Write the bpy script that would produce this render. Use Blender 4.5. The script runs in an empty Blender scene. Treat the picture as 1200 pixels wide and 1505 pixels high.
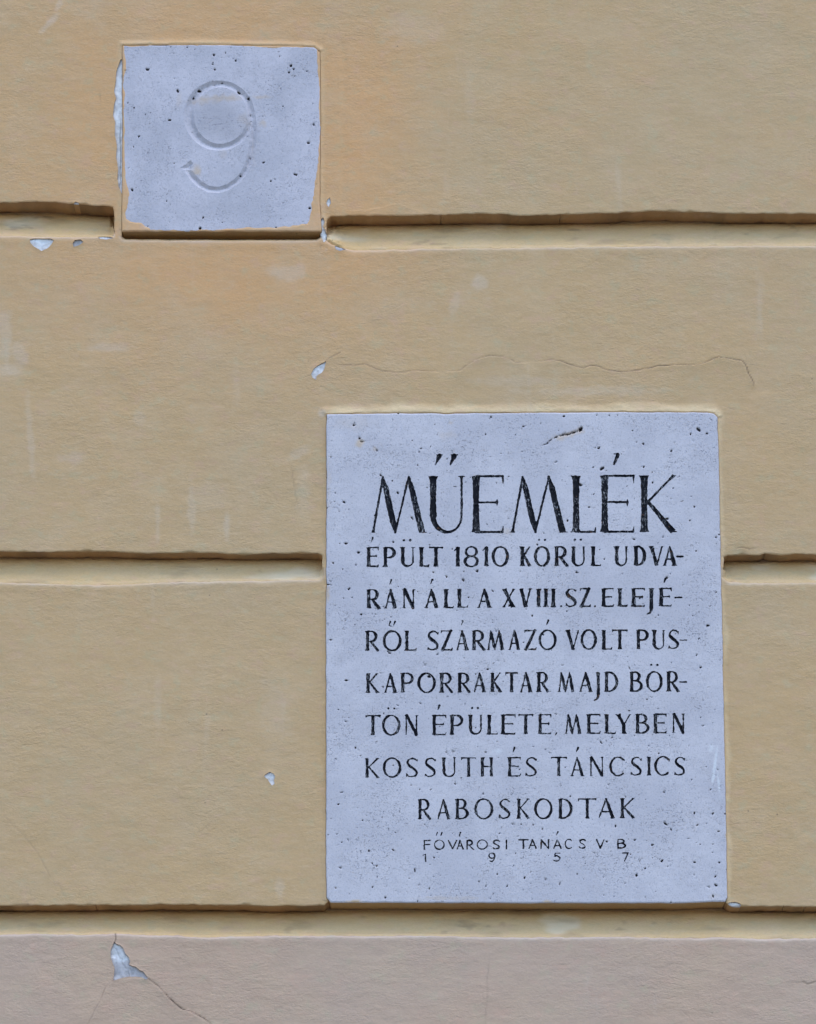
import bpy, math
import numpy as np

# ------------------------------------------------------------------ camera, sky, sun, exposure
S = bpy.context.scene
C = bpy.context.collection
PITCH = math.radians(17.0)
CAM = np.array([0.0, -5.5, 1.6])
FPX = 5757.0                                    # focal length in photograph pixels
cd = bpy.data.cameras.new('camera'); cam = bpy.data.objects.new('camera', cd); C.objects.link(cam)
cam.location = CAM; cam.rotation_euler = (math.pi/2 + PITCH, 0, 0)
cd.sensor_fit = 'VERTICAL'; cd.sensor_height = 36.0; cd.lens = FPX/1505.0*36.0
cd.clip_start = 0.05; cd.clip_end = 2000.0
S.camera = cam

SUN_EL, SUN_AZ = math.radians(72), math.radians(25)    # high thin-cloud sun: soft light raking down the wall
w = bpy.data.worlds.new('World'); S.world = w; w.use_nodes = True
wn = w.node_tree.nodes; wl = w.node_tree.links
bg = wn['Background']; sky = wn.new('ShaderNodeTexSky'); sky.sky_type = 'NISHITA'
sky.sun_disc = False; sky.sun_elevation = SUN_EL
sky.sun_rotation = math.pi - SUN_AZ
sky.air_density = 1.2; sky.dust_density = 0.4; sky.ozone_density = 2.0
wl.new(sky.outputs[0], bg.inputs[0]); bg.inputs[1].default_value = 0.15
sd = bpy.data.lights.new('sun', 'SUN'); sun = bpy.data.objects.new('sun', sd); C.objects.link(sun)
sd.energy = 0.5; sd.angle = math.radians(32); sd.color = (1.0, 0.97, 0.92)
from mathutils import Vector
sdir = Vector((math.sin(SUN_AZ)*math.cos(SUN_EL), -math.cos(SUN_AZ)*math.cos(SUN_EL), math.sin(SUN_EL)))
sun.rotation_euler = sdir.to_track_quat('Z', 'Y').to_euler()
sun.location = (2, -4, 8)
vs = S.view_settings
vs.view_transform = 'Standard'; vs.look = 'None'; vs.gamma = 1.0; vs.use_curve_mapping = False
vs.exposure = 1.33
S.cycles.max_bounces = 8

# ------------------------------------------------------------------ pixel of the wall face -> point on the wall
CP, SP = math.cos(PITCH), math.sin(PITCH)
def wall_point(px, py, d):
    """point of the wall plane seen at (px, py), pushed d millimetres into the wall"""
    xr = (px-600.0)/FPX; yr = (752.5-py)/FPX
    dy = CP - yr*SP; dz = SP + yr*CP
    t = -CAM[1]/dy
    return np.stack([CAM[0]+t*xr, np.asarray(d)*0.001 + 0*t, CAM[2]+t*dz], -1)

# ------------------------------------------------------------------ numeric helpers
rng = np.random.default_rng(7)
TAB = rng.random((512, 512)).astype(np.float32)
def vnoise(x, y, seed=0):
    x = x + seed*17.37; y = y + seed*31.71
    xi = np.floor(x).astype(int); yi = np.floor(y).astype(int)
    fx = x-xi; fy = y-yi
    fx = fx*fx*(3-2*fx); fy = fy*fy*(3-2*fy)
    a = TAB[yi & 511, xi & 511]; b = TAB[yi & 511, (xi+1) & 511]
    c = TAB[(yi+1) & 511, xi & 511]; d = TAB[(yi+1) & 511, (xi+1) & 511]
    return (a*(1-fx)+b*fx)*(1-fy)+(c*(1-fx)+d*fx)*fy*1.0
def fbm(x, y, s, seed=0, octv=3, gain=.5):
    r = 0; amp = 1; tot = 0
    for k in range(octv):
        r = r + amp*(vnoise(x/s*2**k, y/s*2**k, seed+k*5)-.5)*2; tot += amp; amp *= gain
    return r/tot
def sstep(a, b, x):
    t = np.clip((x-a)/(b-a), 0, 1); return t*t*(3-2*t)

def poly_sdf(poly, X, Y, closed=True, pad=60, core=None):
    """signed distance (negative inside) and closest point; far vertices get a large value"""
    P = np.asarray(poly, float)
    D = np.full(X.shape, 1e3); CX = X.copy(); CY = Y.copy()
    m = (X > P[:,0].min()-pad) & (X < P[:,0].max()+pad) & (Y > P[:,1].min()-pad) & (Y < P[:,1].max()+pad)
    if core:                                       # deep inside a near-rectangular outline the distance does not matter
        ins_ = (X > P[:,0].min()+core) & (X < P[:,0].max()-core) & (Y > P[:,1].min()+core) & (Y < P[:,1].max()-core)
        D[ins_] = -core/2; m &= ~ins_
    x = X[m]; y = Y[m]
    if x.size == 0: return D, CX, CY
    best = np.full(x.shape, 1e12); bx = x.copy(); by = y.copy(); ins = np.zeros(x.shape, bool)
    n = len(P)
    for i in range(n if closed else n-1):
        a = P[i]; b = P[(i+1) % n]; e = b-a; L = e@e
        if L == 0: continue
        t = np.clip(((x-a[0])*e[0]+(y-a[1])*e[1])/L, 0, 1)
        qx = a[0]+t*e[0]; qy = a[1]+t*e[1]; d = (x-qx)**2+(y-qy)**2
        k = d < best; best = np.where(k, d, best); bx = np.where(k, qx, bx); by = np.where(k, qy, by)
        if closed:
            c = (a[1] > y) != (b[1] > y)
            if e[1] != 0: ins ^= c & (x < e[0]*(y-a[1])/e[1]+a[0])
    d = np.sqrt(best); d[ins] *= -1
    D[m] = d; CX[m] = bx; CY[m] = by
    return D, CX, CY

def rough(poly, step=6., amp=.8, seed=0, closed=True, lo=-60, hi=1260):
    """resample a polyline and give it a chipped, hand-made edge"""
    P = [np.array(p, float) for p in poly]; out = []
    n = len(P)
    for i in range(n if closed else n-1):
        a = P[i]; b = P[(i+1) % n]; L = np.linalg.norm(b-a)
        k = max(1, int(L/step)) if (lo-900 < a[0] < hi+900) or (lo-900 < b[0] < hi+900) else 1
        k = min(k, 700)
        nrm = np.array([-(b-a)[1], (b-a)[0]])/max(L, 1e-6)
        for j in range(k):
            t = j/k; p = a+(b-a)*t
            w_ = 1.0 if j else 0.35
            out.append(p+nrm*w_*amp*float(fbm(np.array(p[0]), np.array(p[1]), 13., seed, 3, .6))*1.6)
    if not closed: out.append(P[-1])
    return out

# ------------------------------------------------------------------ mesh helpers
def make_mesh(name, verts, quads, mat, parent=None, attrs=None, smooth=True):
    me = bpy.data.meshes.new(name)
    n = len(verts); f = len(quads)
    me.vertices.add(n); me.vertices.foreach_set('co', np.ascontiguousarray(verts, np.float32).ravel())
    me.loops.add(f*4); me.loops.foreach_set('vertex_index', np.ascontiguousarray(quads, np.int32).ravel())
    me.polygons.add(f); me.polygons.foreach_set('loop_start', np.arange(0, f*4, 4, dtype=np.int32))
    me.polygons.foreach_set('use_smooth', np.full(f, smooth))
    for k, v in (attrs or {}).items():
        a = me.attributes.new(k, 'FLOAT', 'POINT'); a.data.foreach_set('value', np.ascontiguousarray(v, np.float32))
    me.materials.append(mat); me.update(calc_edges=True); me.validate()
    o = bpy.data.objects.new(name, me); C.objects.link(o)
    if parent: o.parent = parent
    return o

class Sheet:
    """a relief sheet: a grid of cells with region labels; each region becomes one mesh, steps between regions get walls"""
    def __init__(s, xs, ys):
        s.X, s.Y = np.meshgrid(xs, ys); s.X = s.X.astype(float); s.Y = s.Y.astype(float)
        s.nv, s.nu = s.X.shape
        s.L = np.zeros((s.nv-1, s.nu-1), int)
        s.fixed = np.zeros(s.X.shape, bool)
        i = np.arange(s.nv*s.nu).reshape(s.nv, s.nu)
        s.q = np.stack([i[1:, :-1], i[1:, 1:], i[:-1, 1:], i[:-1, :-1]], -1)
    def cells(s, F): return (F[1:, 1:]+F[1:, :-1]+F[:-1, 1:]+F[:-1, :-1])/4
    def touch(s, M):
        t = np.zeros(s.X.shape, bool); t[1:, 1:] |= M; t[1:, :-1] |= M; t[:-1, 1:] |= M; t[:-1, :-1] |= M; return t
    def carve(s, poly, label, only=None, core=None):
        D, cx, cy = poly_sdf(poly, s.X, s.Y, pad=12, core=core)
        M = s.cells(D) < 0
        if only is not None: M &= only(s.L)
        s.L[M] = label
        b = s.touch(M) & s.touch(~M) & ~s.fixed & (np.abs(D) < 4)
        s.X[b] = cx[b]; s.Y[b] = cy[b]; s.fixed |= b
        return M
    def build(s, label, depth, name, mat, parent, attrs, extra=None):
        M = s.L == label
        q = s.q[M]
        if len(q) == 0: return None
        u, inv = np.unique(q, return_inverse=True)
        V = wall_point(s.X.ravel()[u], s.Y.ravel()[u], depth.ravel()[u])
        Q = inv.reshape(q.shape); A = {k: v.ravel()[u] for k, v in attrs.items()}
        if extra:
            for (v2, q2, a2) in extra:
                Q = np.concatenate([Q, q2+len(V)]); V = np.concatenate([V, v2])
                for k in A: A[k] = np.concatenate([A[k], a2[k] if k in a2 else np.zeros(len(v2))])
        return make_mesh(name, V, Q, mat, parent, A)
    def step(s, la, lb, da, db, rows=1, jit=0., attrs=None, seed=3):
        """wall strip along every cell edge between region la (front, depth da) and lb (back, depth db or constant)"""
        A = s.L == la; B = (s.L == lb) if not callable(lb) else lb(s.L)
        i = np.arange(s.nv*s.nu).reshape(s.nv, s.nu); E = []
        k = A[:-1] & B[1:]; r, c = np.nonzero(k); E.append(np.stack([i[r+1, c], i[r+1, c+1]], -1))      # a above b
        k = A[1:] & B[:-1]; r, c = np.nonzero(k); E.append(np.stack([i[r+1, c+1], i[r+1, c]], -1))
        k = A[:, :-1] & B[:, 1:]; r, c = np.nonzero(k); E.append(np.stack([i[r+1, c+1], i[r, c+1]], -1))
        k = A[:, 1:] & B[:, :-1]; r, c = np.nonzero(k); E.append(np.stack([i[r, c+1], i[r+1, c+1]], -1))
        E = np.concatenate(E)
        if len(E) == 0: return None
        u, inv = np.unique(E, return_inverse=True); inv = inv.reshape(E.shape); n = len(u)
        x = s.X.ravel()[u]; y = s.Y.ravel()[u]; d0 = da.ravel()[u]
        d1 = db.ravel()[u] if isinstance(db, np.ndarray) else np.full(n, float(db))
        V = []; 
        for r in range(rows+1):
            t = r/rows; d = d0+(d1-d0)*t
            j = jit*fbm(x, d*1.0+0*x, 14., seed, 3, .6)*(1 if r else 0)
            V.append(wall_point(x, y+j, d))
        V = np.concatenate(V); Q = []
        for r in range(rows):
            a = inv+r*n; b = inv+(r+1)*n
            Q.append(np.stack([a[:, 1], a[:, 0], b[:, 0], b[:, 1]], -1))
        at = {k: np.tile(v.ravel()[u], rows+1) for k, v in (attrs or {}).items()}
        return (V, np.concatenate(Q), at)

def spaced(lo, hi, base, bands):
    """coordinates from lo to hi with a finer step inside the bands"""
    out = [lo]; 
    while out[-1] < hi:
        x = out[-1]; st = base
        for a, b, f in bands:
            if a <= x < b: st = min(st, f)
        out.append(x+st)
    return out
def grow(edge, end, first=3., k=1.25, cap=80.):
    out = []; x = edge; st = first; sg = 1 if end > edge else -1
    while (end-x)*sg > 0: x += sg*st; out.append(x); st = min(cap, st*k)
    return out

def empty(name, loc, label, cat):
    o = bpy.data.objects.new(name, None); C.objects.link(o); o.location = loc
    o['label'] = label; o['category'] = cat
    bpy.context.view_layer.update()
    return o
def adopt(children, root):
    for o in children:
        o.parent = root; o.matrix_parent_inverse = root.matrix_world.inverted()

# ------------------------------------------------------------------ materials
def mat_new(name):
    m = bpy.data.materials.new(name); m.use_nodes = True
    nt = m.node_tree; b = nt.nodes['Principled BSDF']; return m, nt, b
class NB:
    def __init__(s, nt): s.nt = nt; s.n = nt.nodes; s.l = nt.links
    def add(s, t, **kw):
        x = s.n.new(t)
        for k, v in kw.items():
            setattr(x, k, v)
        return x
    def put(s, sock, v):
        if hasattr(v, 'is_linked') or isinstance(v, bpy.types.NodeSocket): s.l.new(v, sock)
        else: sock.default_value = v
    def pos(s, scale=(1, 1, 1), rot=(0, 0, 0)):
        g = s.add('ShaderNodeNewGeometry'); m = s.add('ShaderNodeMapping')
        m.inputs['Scale'].default_value = scale; m.inputs['Rotation'].default_value = rot
        s.l.new(g.outputs['Position'], m.inputs[0]); return m.outputs[0]
    def noise(s, vec, scale, detail=3, rough=.5, dist=0.):
        x = s.add('ShaderNodeTexNoise'); s.l.new(vec, x.inputs['Vector'])
        x.inputs['Scale'].default_value = scale; x.inputs['Detail'].default_value = detail
        x.inputs['Roughness'].default_value = rough; x.inputs['Distortion'].default_value = dist
        return x.outputs['Fac']
    def vor(s, vec, scale, feature='F1'):
        x = s.add('ShaderNodeTexVoronoi'); x.feature = feature; s.l.new(vec, x.inputs['Vector'])
        x.inputs['Scale'].default_value = scale; return x
    def ramp(s, v, a, b, lo=0., hi=1.):
        x = s.add('ShaderNodeMapRange'); x.interpolation_type = 'SMOOTHSTEP'
        s.put(x.inputs[0], v); x.inputs[1].default_value = a; x.inputs[2].default_value = b
        x.inputs[3].default_value = lo; x.inputs[4].default_value = hi; return x.outputs[0]
    def math(s, op, a, b=0.):
        x = s.add('ShaderNodeMath', operation=op); s.put(x.inputs[0], a); s.put(x.inputs[1], b); return x.outputs[0]
    def mix(s, f, a, b, mode='MIX'):
        x = s.add('ShaderNodeMix'); x.data_type = 'RGBA'; x.blend_type = mode
        s.put(x.inputs[0], f)
        for sock, v in ((x.inputs[6], a), (x.inputs[7], b)):
            if isinstance(v, tuple): sock.default_value = (*v, 1)
            else: s.l.new(v, sock)
        return x.outputs[2]
    def attr(s, name):
        x = s.add('ShaderNodeAttribute'); x.attribute_name = name; return x.outputs['Fac']
    def bump(s, h, dist, strength=1., prev=None):
        x = s.add('ShaderNodeBump'); x.inputs['Distance'].default_value = dist; x.inputs['Strength'].default_value = strength
        s.l.new(h, x.inputs['Height'])
        if prev is not None: s.l.new(prev, x.inputs['Normal'])
        return x.outputs[0]

def plaster_mat(name, base, warm, khaki, pale=(.66, .56, .48), bump=1.0):
    m, nt, b = mat_new(name); N = NB(nt)
    p = N.pos()
    col = N.mix(N.ramp(N.noise(p, 3.2, 3), .35, .65), base, khaki)
    col = N.mix(N.attr('warm'), col, warm)
    col = N.mix(N.attr('cream'), col, (.72, .52, .30))
    # paint mottling in several sizes, small and shallow
    col = N.mix(N.ramp(N.noise(p, 14, 4, .6), .40, .75, 0, .30), col, (.58, .41, .26))
    col = N.mix(N.ramp(N.noise(N.pos((1, 1, 2.5)), 70, 3, .6), .45, .75, 0, .26), col, (.60, .42, .28))
    fine = N.noise(N.pos((1, 1, 2.0)), 260, 3, .6)
    col = N.mix(N.ramp(fine, .35, .7, 0, .22), col, tuple(c*.72 for c in base))
    chroma = N.noise(N.pos((1, 1, 1.3)), 34, 3, .65)
    col = N.mix(N.ramp(chroma, .54, .70, 0, .22), col, (.60, .33, .24)); col = N.mix(N.ramp(chroma, .46, .30, 0, .22), col, (.42, .40, .25))
    # rain streaks and rubbed spots
    st = N.noise(N.pos((1, 1, .16)), 26, 3, .55)
    col = N.mix(N.math('MULTIPLY', N.ramp(st, .58, .74, 0, .16), N.ramp(N.noise(p, 5.0, 2), .48, .62)), col, pale)
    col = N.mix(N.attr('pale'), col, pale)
    # a few specks of dirt
    v = N.vor(p, 38); sp = N.math('MULTIPLY', N.ramp(v.outputs['Distance'], .035, .06, 1, 0), N.ramp(N.noise(p, 9, 2), .58, .62))
    col = N.mix(N.math('MULTIPLY', sp, .55), col, (.12, .09, .06))
    col = N.mix(N.attr('crack'), col, (.07, .05, .035))  # cracks and dirt, plus the shade painted onto the groove undersides
    N.l.new(col, b.inputs['Base Color'])
    b.inputs['Roughness'].default_value = .82; b.inputs['Specular IOR Level'].default_value = .25
    # brushed, rippled masonry paint: short sagging ripples and grain
    r1 = N.noise(N.pos((1, 1, 2.1), (0, math.radians(9), 0)), 85, 2.5, .55, .7)
    r2 = N.noise(N.pos((1, 1, 1.6), (0, math.radians(-14), 0)), 170, 2.5, .6, .6)
    r3 = N.noise(N.pos((1, 1, 1.5)), 420, 3, .65)
    amp = N.math('MULTIPLY', N.ramp(N.noise(p, 4.5, 3, .6), .3, .68, .35, 1.05), N.ramp(N.noise(N.pos((1, 1, 1.6)), 22, 2), .3, .6, .6, 1.1))
    h = N.math('ADD', N.math('MULTIPLY', r1, 1.2), N.math('ADD', N.math('MULTIPLY', r2, .9), N.math('MULTIPLY', r3, .35)))
    h = N.math('MULTIPLY', h, amp)
    N.l.new(N.bump(h, .00062*bump), b.inputs['Normal'])
    return m

def stone_mat(name, base, dim, seed=0., speck=1.0):
    m, nt, b = mat_new(name); N = NB(nt)
    p = N.pos()
    col = N.mix(N.ramp(N.noise(p, 9+seed, 4, .6), .38, .64), base, dim)
    col = N.mix(N.ramp(N.noise(N.pos((1, 1, 1.8)), 60, 4, .65), .42, .70, 0, .5), col, tuple(c*.84 for c in base))
    col = N.mix(N.ramp(N.noise(p, 420, 3, .7), .50, .70, 0, .62*speck), col, tuple(c*.62 for c in dim))
    # scattered pores in clouds: tiny shell holes filled with dirt
    dens = N.ramp(N.noise(p, 15+seed, 3, .6), .40, .66)
    q = N.pos((1, 1, 1.7), (0, .35, 0))
    a = N.ramp(N.noise(q, 520, 2, .5, .4), .64, .69)
    a2 = N.ramp(N.noise(N.pos((1, 1, 1.3), (0, -.6, 0)), 300, 2, .5, .8), .66, .71)
    pore = N.math('MULTIPLY', N.math('MAXIMUM', a, a2), dens)
    col = N.mix(N.math('MULTIPLY', pore, .6*speck), col, (.10, .10, .12))
    col = N.mix(N.attr('stain'), col, (.56, .36, .17))
    col = N.mix(N.attr('dim'), col, tuple(c*.72 for c in dim))
    col = N.mix(N.attr('white'), col, (.80, .80, .80))
    col = N.mix(N.ramp(N.attr('pit'), .12, .62), col, (.016, .013, .014))
    N.l.new(col, b.inputs['Base Color'])
    b.inputs['Roughness'].default_value = .7; b.inputs['Specular IOR Level'].default_value = .3
    h = N.math('SUBTRACT', N.math('ADD', N.math('MULTIPLY', N.noise(p, 180, 4, .6), .5), N.math('MULTIPLY', N.noise(p, 700, 3, .6), .3)), pore)
    N.l.new(N.bump(h, .0006), b.inputs['Normal'])
    return m

def letter_mat(name, wear):
    m, nt, b = mat_new(name); N = NB(nt)
    p = N.pos()
    a = N.ramp(N.noise(N.pos((1.7, 1, .55)), 300, 3, .7, .6), .54, .63)
    bz = N.ramp(N.noise(p, 34, 3, .6), .40, .60)
    k = N.math('MULTIPLY', a, bz)
    col = N.mix(N.math('MULTIPLY', k, .8), (.006, .006, .010), (.40, .38, .39))
    # thinned paint in places, washed by rain
    col = N.mix(N.ramp(N.noise(p, 95, 2, .6), .56, .76, 0, .22*wear), col, (.16, .15, .15))
    col = N.mix(N.ramp(N.noise(p, 130, 2), .68, .74, 0, .6), col, (.16, .075, .04))
    N.l.new(col, b.inputs['Base Color'])
    b.inputs['Roughness'].default_value = .75; b.inputs['Specular IOR Level'].default_value = .15
    N.l.new(N.bump(N.noise(p, 600, 3, .6), .0006), b.inputs['Normal'])
    return m

M_WALL = plaster_mat('ochre_masonry_paint', (.556, .348, .172), (.65, .34, .148), (.532, .348, .184))
M_GROOVE = plaster_mat('ochre_groove_paint', (.60, .392, .19), (.63, .39, .17), (.58, .40, .21), pale=(.70, .58, .42), bump=1.6)
M_PLINTH = plaster_mat('pink_grey_plinth_paint', (.525, .346, .242), (.535, .335, .222), (.51, .35, .258), bump=1.15)
M_BARE = stone_mat('bare_white_undercoat', (.72, .67, .68), (.52, .48, .49), 3., .5)
M_STONE = stone_mat('pale_shelly_limestone', (.58, .525, .545), (.505, .46, .487), 0.)
M_STONE9 = stone_mat('pale_grey_limestone', (.555, .50, .53), (.47, .43, .46), 2., .8)
M_LET = letter_mat('worn_black_letter_paint', 1.)
M_SMEAR = plaster_mat('ochre_overpaint', (.60, .37, .185), (.68, .35, .15), (.56, .37, .195), bump=.6)

# ------------------------------------------------------------------ outlines read from the wall face
F0, F1 = -2600, 3800
g0 = rough([(F0, -214), (F1, -214), (F1, -168), (F0, -168)], 12, 1.2, 2)
g1a = rough([(F0, 296), (0, 298), (50, 296), (90, 298), (130, 301), (160, 302.5), (166, 304), (168, 310), (168.5, 340), (166, 346.5),
             (130, 347.5), (80, 347), (0, 345.5), (F0, 346)], 5, .8, 4)
g1b = rough([(179, 342), (184, 337), (300, 337), (455, 337), (467, 337), (471, 342), (471.5, 349), (466, 352.5), (380, 353), (250, 352.5), (184, 351.5), (179.5, 349)], 6, .45, 5)
g1c = rough([(480, 330), (481.5, 322), (486, 318), (500, 317.5), (520, 317), (600, 316.5), (660, 314.5), (700, 313), (760, 316), (820, 315), (900, 313), (960, 310.5), (1030, 312), (1100, 314), (F1, 312),
             (F1, 360), (1100, 360), (900, 361.5), (740, 363), (640, 364), (560, 365.5), (520, 366), (500, 362), (488, 358), (480, 352)], 4, .95, 4)
g2l = rough([(F0, 808), (0, 809.5), (60, 811), (150, 810), (210, 812.5), (300, 812), (360, 814.5), (430, 812.5), (468, 813), (474, 816),
             (475, 846), (470, 851), (400, 852.5), (300, 853.5), (220, 856), (160, 859), (100, 858), (0, 854.5), (F0, 853)], 5, 1.0, 6)
g2r = rough([(1064, 818), (1070, 815.5), (1095, 815), (1117, 815.5), (1124, 813), (1145, 815.5), (1175, 814), (1200, 815), (F1, 815),
             (F1, 857), (1200, 855), (1150, 855.5), (1100, 856), (1070, 853), (1063, 848)], 5, 1.0, 7)
g3 = rough([(F0, 1330), (0, 1330.5), (120, 1330), (250, 1329), (390, 1331.5), (466, 1331), (477, 1330.5), (484, 1324), (760, 1324), (1000, 1324), (1062, 1324), (1069, 1328),
            (1076, 1332), (1120, 1331.5), (1200, 1332.5), (F1, 1332),
            (F1, 1378), (1200, 1378), (1120, 1379), (1060, 1376.5), (1020, 1378.5), (900, 1376), (760, 1377), (600, 1374.5), (400, 1375), (300, 1377), (180, 1371.5), (120, 1373), (60, 1371.5), (0, 1373), (F0, 1373)],
           3.5, .95, 8)
SLAB9 = rough([(180, 67.5), (300, 66.5), (400, 68), (462, 70), (471, 76), (472, 150), (471, 300), (473.5, 338), (473, 342), (300, 341.5), (179, 342), (180, 200)], 7, .5, 11)
SLABM = rough([(480, 609.5), (560, 608.3), (640, 608), (652, 609.3), (670, 608.2), (900, 606.5), (1040, 606.8), (1050, 608.5), (1055, 614),
               (1057.5, 700), (1059.5, 805), (1061.5, 900), (1063.5, 1010), (1066, 1120), (1067.5, 1200), (1068.5, 1265), (1069.5, 1320), (1066.5, 1326.5),
               (1000, 1328.6), (760, 1328.6), (600, 1328.2), (486, 1327.8), (480, 1320), (479, 1262), (479.5, 1100),
               (479, 872), (480.5, 862), (479.5, 850), (480, 700)], 6, .55, 12)
# part of the number stone that is not painted over
BARE9 = rough([(183, 69), (195, 70), (207, 69), (250, 67.5), (300, 67), (350, 68), (372, 69), (392, 70.5), (405, 72), (425, 70.5), (445, 71), (456, 68.5), (466, 72),
               (467, 85), (469, 120), (468.5, 160), (470, 200), (469, 240), (465, 258), (463.5, 275), (461, 295), (458, 300), (455.5, 325), (452, 330), (440, 332.5),
               (400, 335.5), (350, 337), (300, 339.5), (262, 340), (222, 340), (214, 334.5), (208, 329), (196, 327), (186.5, 323), (185, 315),
               (189, 300), (190.5, 285), (187, 272), (184.5, 262), (183.5, 200), (183, 120), (186, 90)], 3, 1.7, 13)
def zp(pts, k, ox, oy): return [(x/k+ox, y/k+oy) for x, y in pts]
CHIPS = [  # (outline, recess, label)
    (zp([(175,408),(200,402),(250,404),(300,403),(318,413),(308,430),(290,452),(268,466),(245,476),(222,462),(198,448),(180,428)], 4, 0, 250), 1.6, 'white patch of bare undercoat under the left groove'),
    (zp([(428,428),(440,412),(475,408),(493,422),(470,440),(435,452)], 4, 0, 250), 2.0, None),
    (zp([(575,394),(600,386),(655,392),(668,400),(625,410),(592,404)], 4, 0, 250), 1.6, None),
    (zp([(428,214),(432,196),(447,186),(465,194),(471,212),(460,222),(440,222)], 4, 0, 250), 1.6, None),
    (zp([(128,148),(118,152),(106,185),(99,205),(96,250),(88,295),(98,330),(88,365),(84,405),(94,440),(92,500),(101,545),(97,600),(106,650),(103,700),(108,738),(122,770),(128,768)], 3.158, 140, 40), 1.8, 'ragged white strip where the paint has split from the number stone'),
    (zp([(1077,802),(1090,790),(1095,815),(1084,836),(1073,818)], 3.158, 140, 40), 1.2, None),
    (zp([(1042,905),(1058,880),(1066,902),(1058,925),(1072,950),(1075,985),(1062,1002),(1050,975),(1040,945)], 3.158, 140, 40), 1.8, None),
    (zp([(30,120),(36,108),(47,99),(62,92),(69,87),(65,108),(58,118),(45,126),(44,136),(34,131)], 1.739, 440, 480), 1.6, 'small white flake off the paint above the inscription'),
    ([(387.5, 1141), (391, 1138), (396, 1134.5), (402, 1137), (405, 1141), (403, 1146.5), (404, 1152), (400, 1155.5), (396.5, 1150), (394, 1145.5)], 1.6, None),
    (zp([(203,252),(215,262),(228,266),(244,280),(252,303),(268,318),(276,340),(268,352),(280,357),(300,362),(318,378),(333,384),(348,404),(356,412),(346,420),(325,408),(300,405),(262,407),(228,414),(200,424),(204,395),(206,365),(197,342),(189,318),(190,288),(197,270)], 3, 100, 1300), 2.4, 'white and grey hole in the plinth paint above a crack'),
    (zp([(665,202),(690,186),(722,182),(750,190),(762,204),(742,214),(705,214)], 4, 900, 1280), 1.6, None),
    ([(488.5, 333), (494, 329.5), (503, 331.5), (505, 334), (497, 336.5)], 1.5, None),
    ([(492, 361), (498, 358.5), (504, 364), (509, 366.5), (500, 369), (494, 366.5)], 1.5, None),
]
CRACKS = [  # (points, gap, lift of the lower side in mm, reach)
    (zp([(80,97),(110,99),(140,99),(170,95),(190,104),(212,113),(250,118),(300,112),(370,116)], 1.739, 440, 480), .34, .9, 14),
    (zp([(370,116),(410,112),(425,100),(445,88),(465,80),(490,75),(520,77),(540,84),(552,92),(600,92)], 1.739, 440, 480), .36, .9, 14),
    (zp([(600,92),(650,84),(675,90),(700,98),(728,106),(745,100),(765,101),(790,112),(825,116),(850,114),(880,108),(915,101),(960,97),(1015,99),(1040,90),(1072,77),(1100,82),(1132,87),(1142,100),(1148,118),(1160,140),(1166,168)], 1.739, 440, 480), .55, 1.7, 16),
    (zp([(68,88),(85,76),(105,65)], 1.739, 440, 480), .6, .8, 8),
    (zp([(355,414),(380,432),(408,455),(432,478),(448,500),(470,522),(492,540),(520,553),(542,558),(565,572),(590,585),(612,600),(635,620),(700,660)], 3, 100, 1300), .75, 2.2, 22),
    (zp([(202,420),(185,432),(168,448),(160,470),(150,492),(142,512),(125,540),(108,575),(85,615),(70,640)], 3, 100, 1300), .24, .8, 16),
    (zp([(206,256),(212,236),(209,214)], 3, 100, 1300), .75, .3, 6),
    (zp([(1120,650),(1145,662),(1180,655),(1205,645)], 4, 900, 1280), .5, -.9, 10),
    (zp([(195,535),(240,565),(280,590),(315,615)], 4, 900, 1280), .14, .6, 10),
    (zp([(720,800),(790,800),(850,810),(900,830)], 4, 900, 1280), .10, .6, 12),
    (zp([(0,860),(40,905),(90,950),(130,1005),(170,1075),(190,1110),(220,1135),(240,1190)], 2.449, 0, 840), .17, .25, 8),
    (zp([(240,170),(232,240),(228,370)], 2, 600, 1320), .12, .2, 6),
    (zp([(425,185),(480,178),(500,160),(545,148),(610,165),(700,150),(716,180)], 6, 1000, 780), .45, .9, 8),
    (zp([(1055,725),(1070,760),(1085,850),(1105,950)], 2.5, 0, 380), .16, .4, 8),
    (zp([(1025,10),(1050,12),(1080,20)], 2.5, 0, 380), .4, .5, 8),
    (zp([(293,265),(298,305)], 2, 0, 0), .55, .2, 6),
    (zp([(30,120),(120,118),(210,98),(300,128),(330,135)], 2, 480, 250), .0, .4, 10),
    (zp([(960,405),(985,415),(1020,424)], 1.667, 480, 350), .40, .7, 10),
]

# ------------------------------------------------------------------ the wall sheet
BX = [(160, 190, 1.), (464, 492, 1.), (1050, 1078, 1.), (38, 84, 1.3), (84, 160, 1.5), (190, 215, 1.3), (380, 412, 1.3)]
BY = [(292, 330, 1.), (330, 374, 1.), (520, 560, 1.), (590, 614, 1.3), (802, 832, 1.), (832, 846, 1.5), (846, 866, 1.), (1132, 1158, 1.3), (1320, 1390, 1.), (1390, 1450, 1.3), (1450, 1515, 1.7)]
xs = spaced(-20, 1222, 2., BX); ys = spaced(-16, 1522, 2., BY)
xs = sorted(grow(xs[0], F0+50) + xs + grow(xs[-1], F1-50))
ys = sorted([y for y in grow(ys[0], -230)] + [-2+0*0 for _ in ()] + ys + grow(ys[-1], 4480))
top = spaced(-232-0.0, ys[0]-2, 4, [])
ys = sorted([y for y in np.arange(-780, -240, 20.)] + [y for y in np.arange(-236, -150, 3.)] + [y for y in ys if y > -150])
W = Sheet(xs, ys)
X0, Y0 = W.X, W.Y
Xc = W.cells(X0); Yc = W.cells(Y0)
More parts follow.
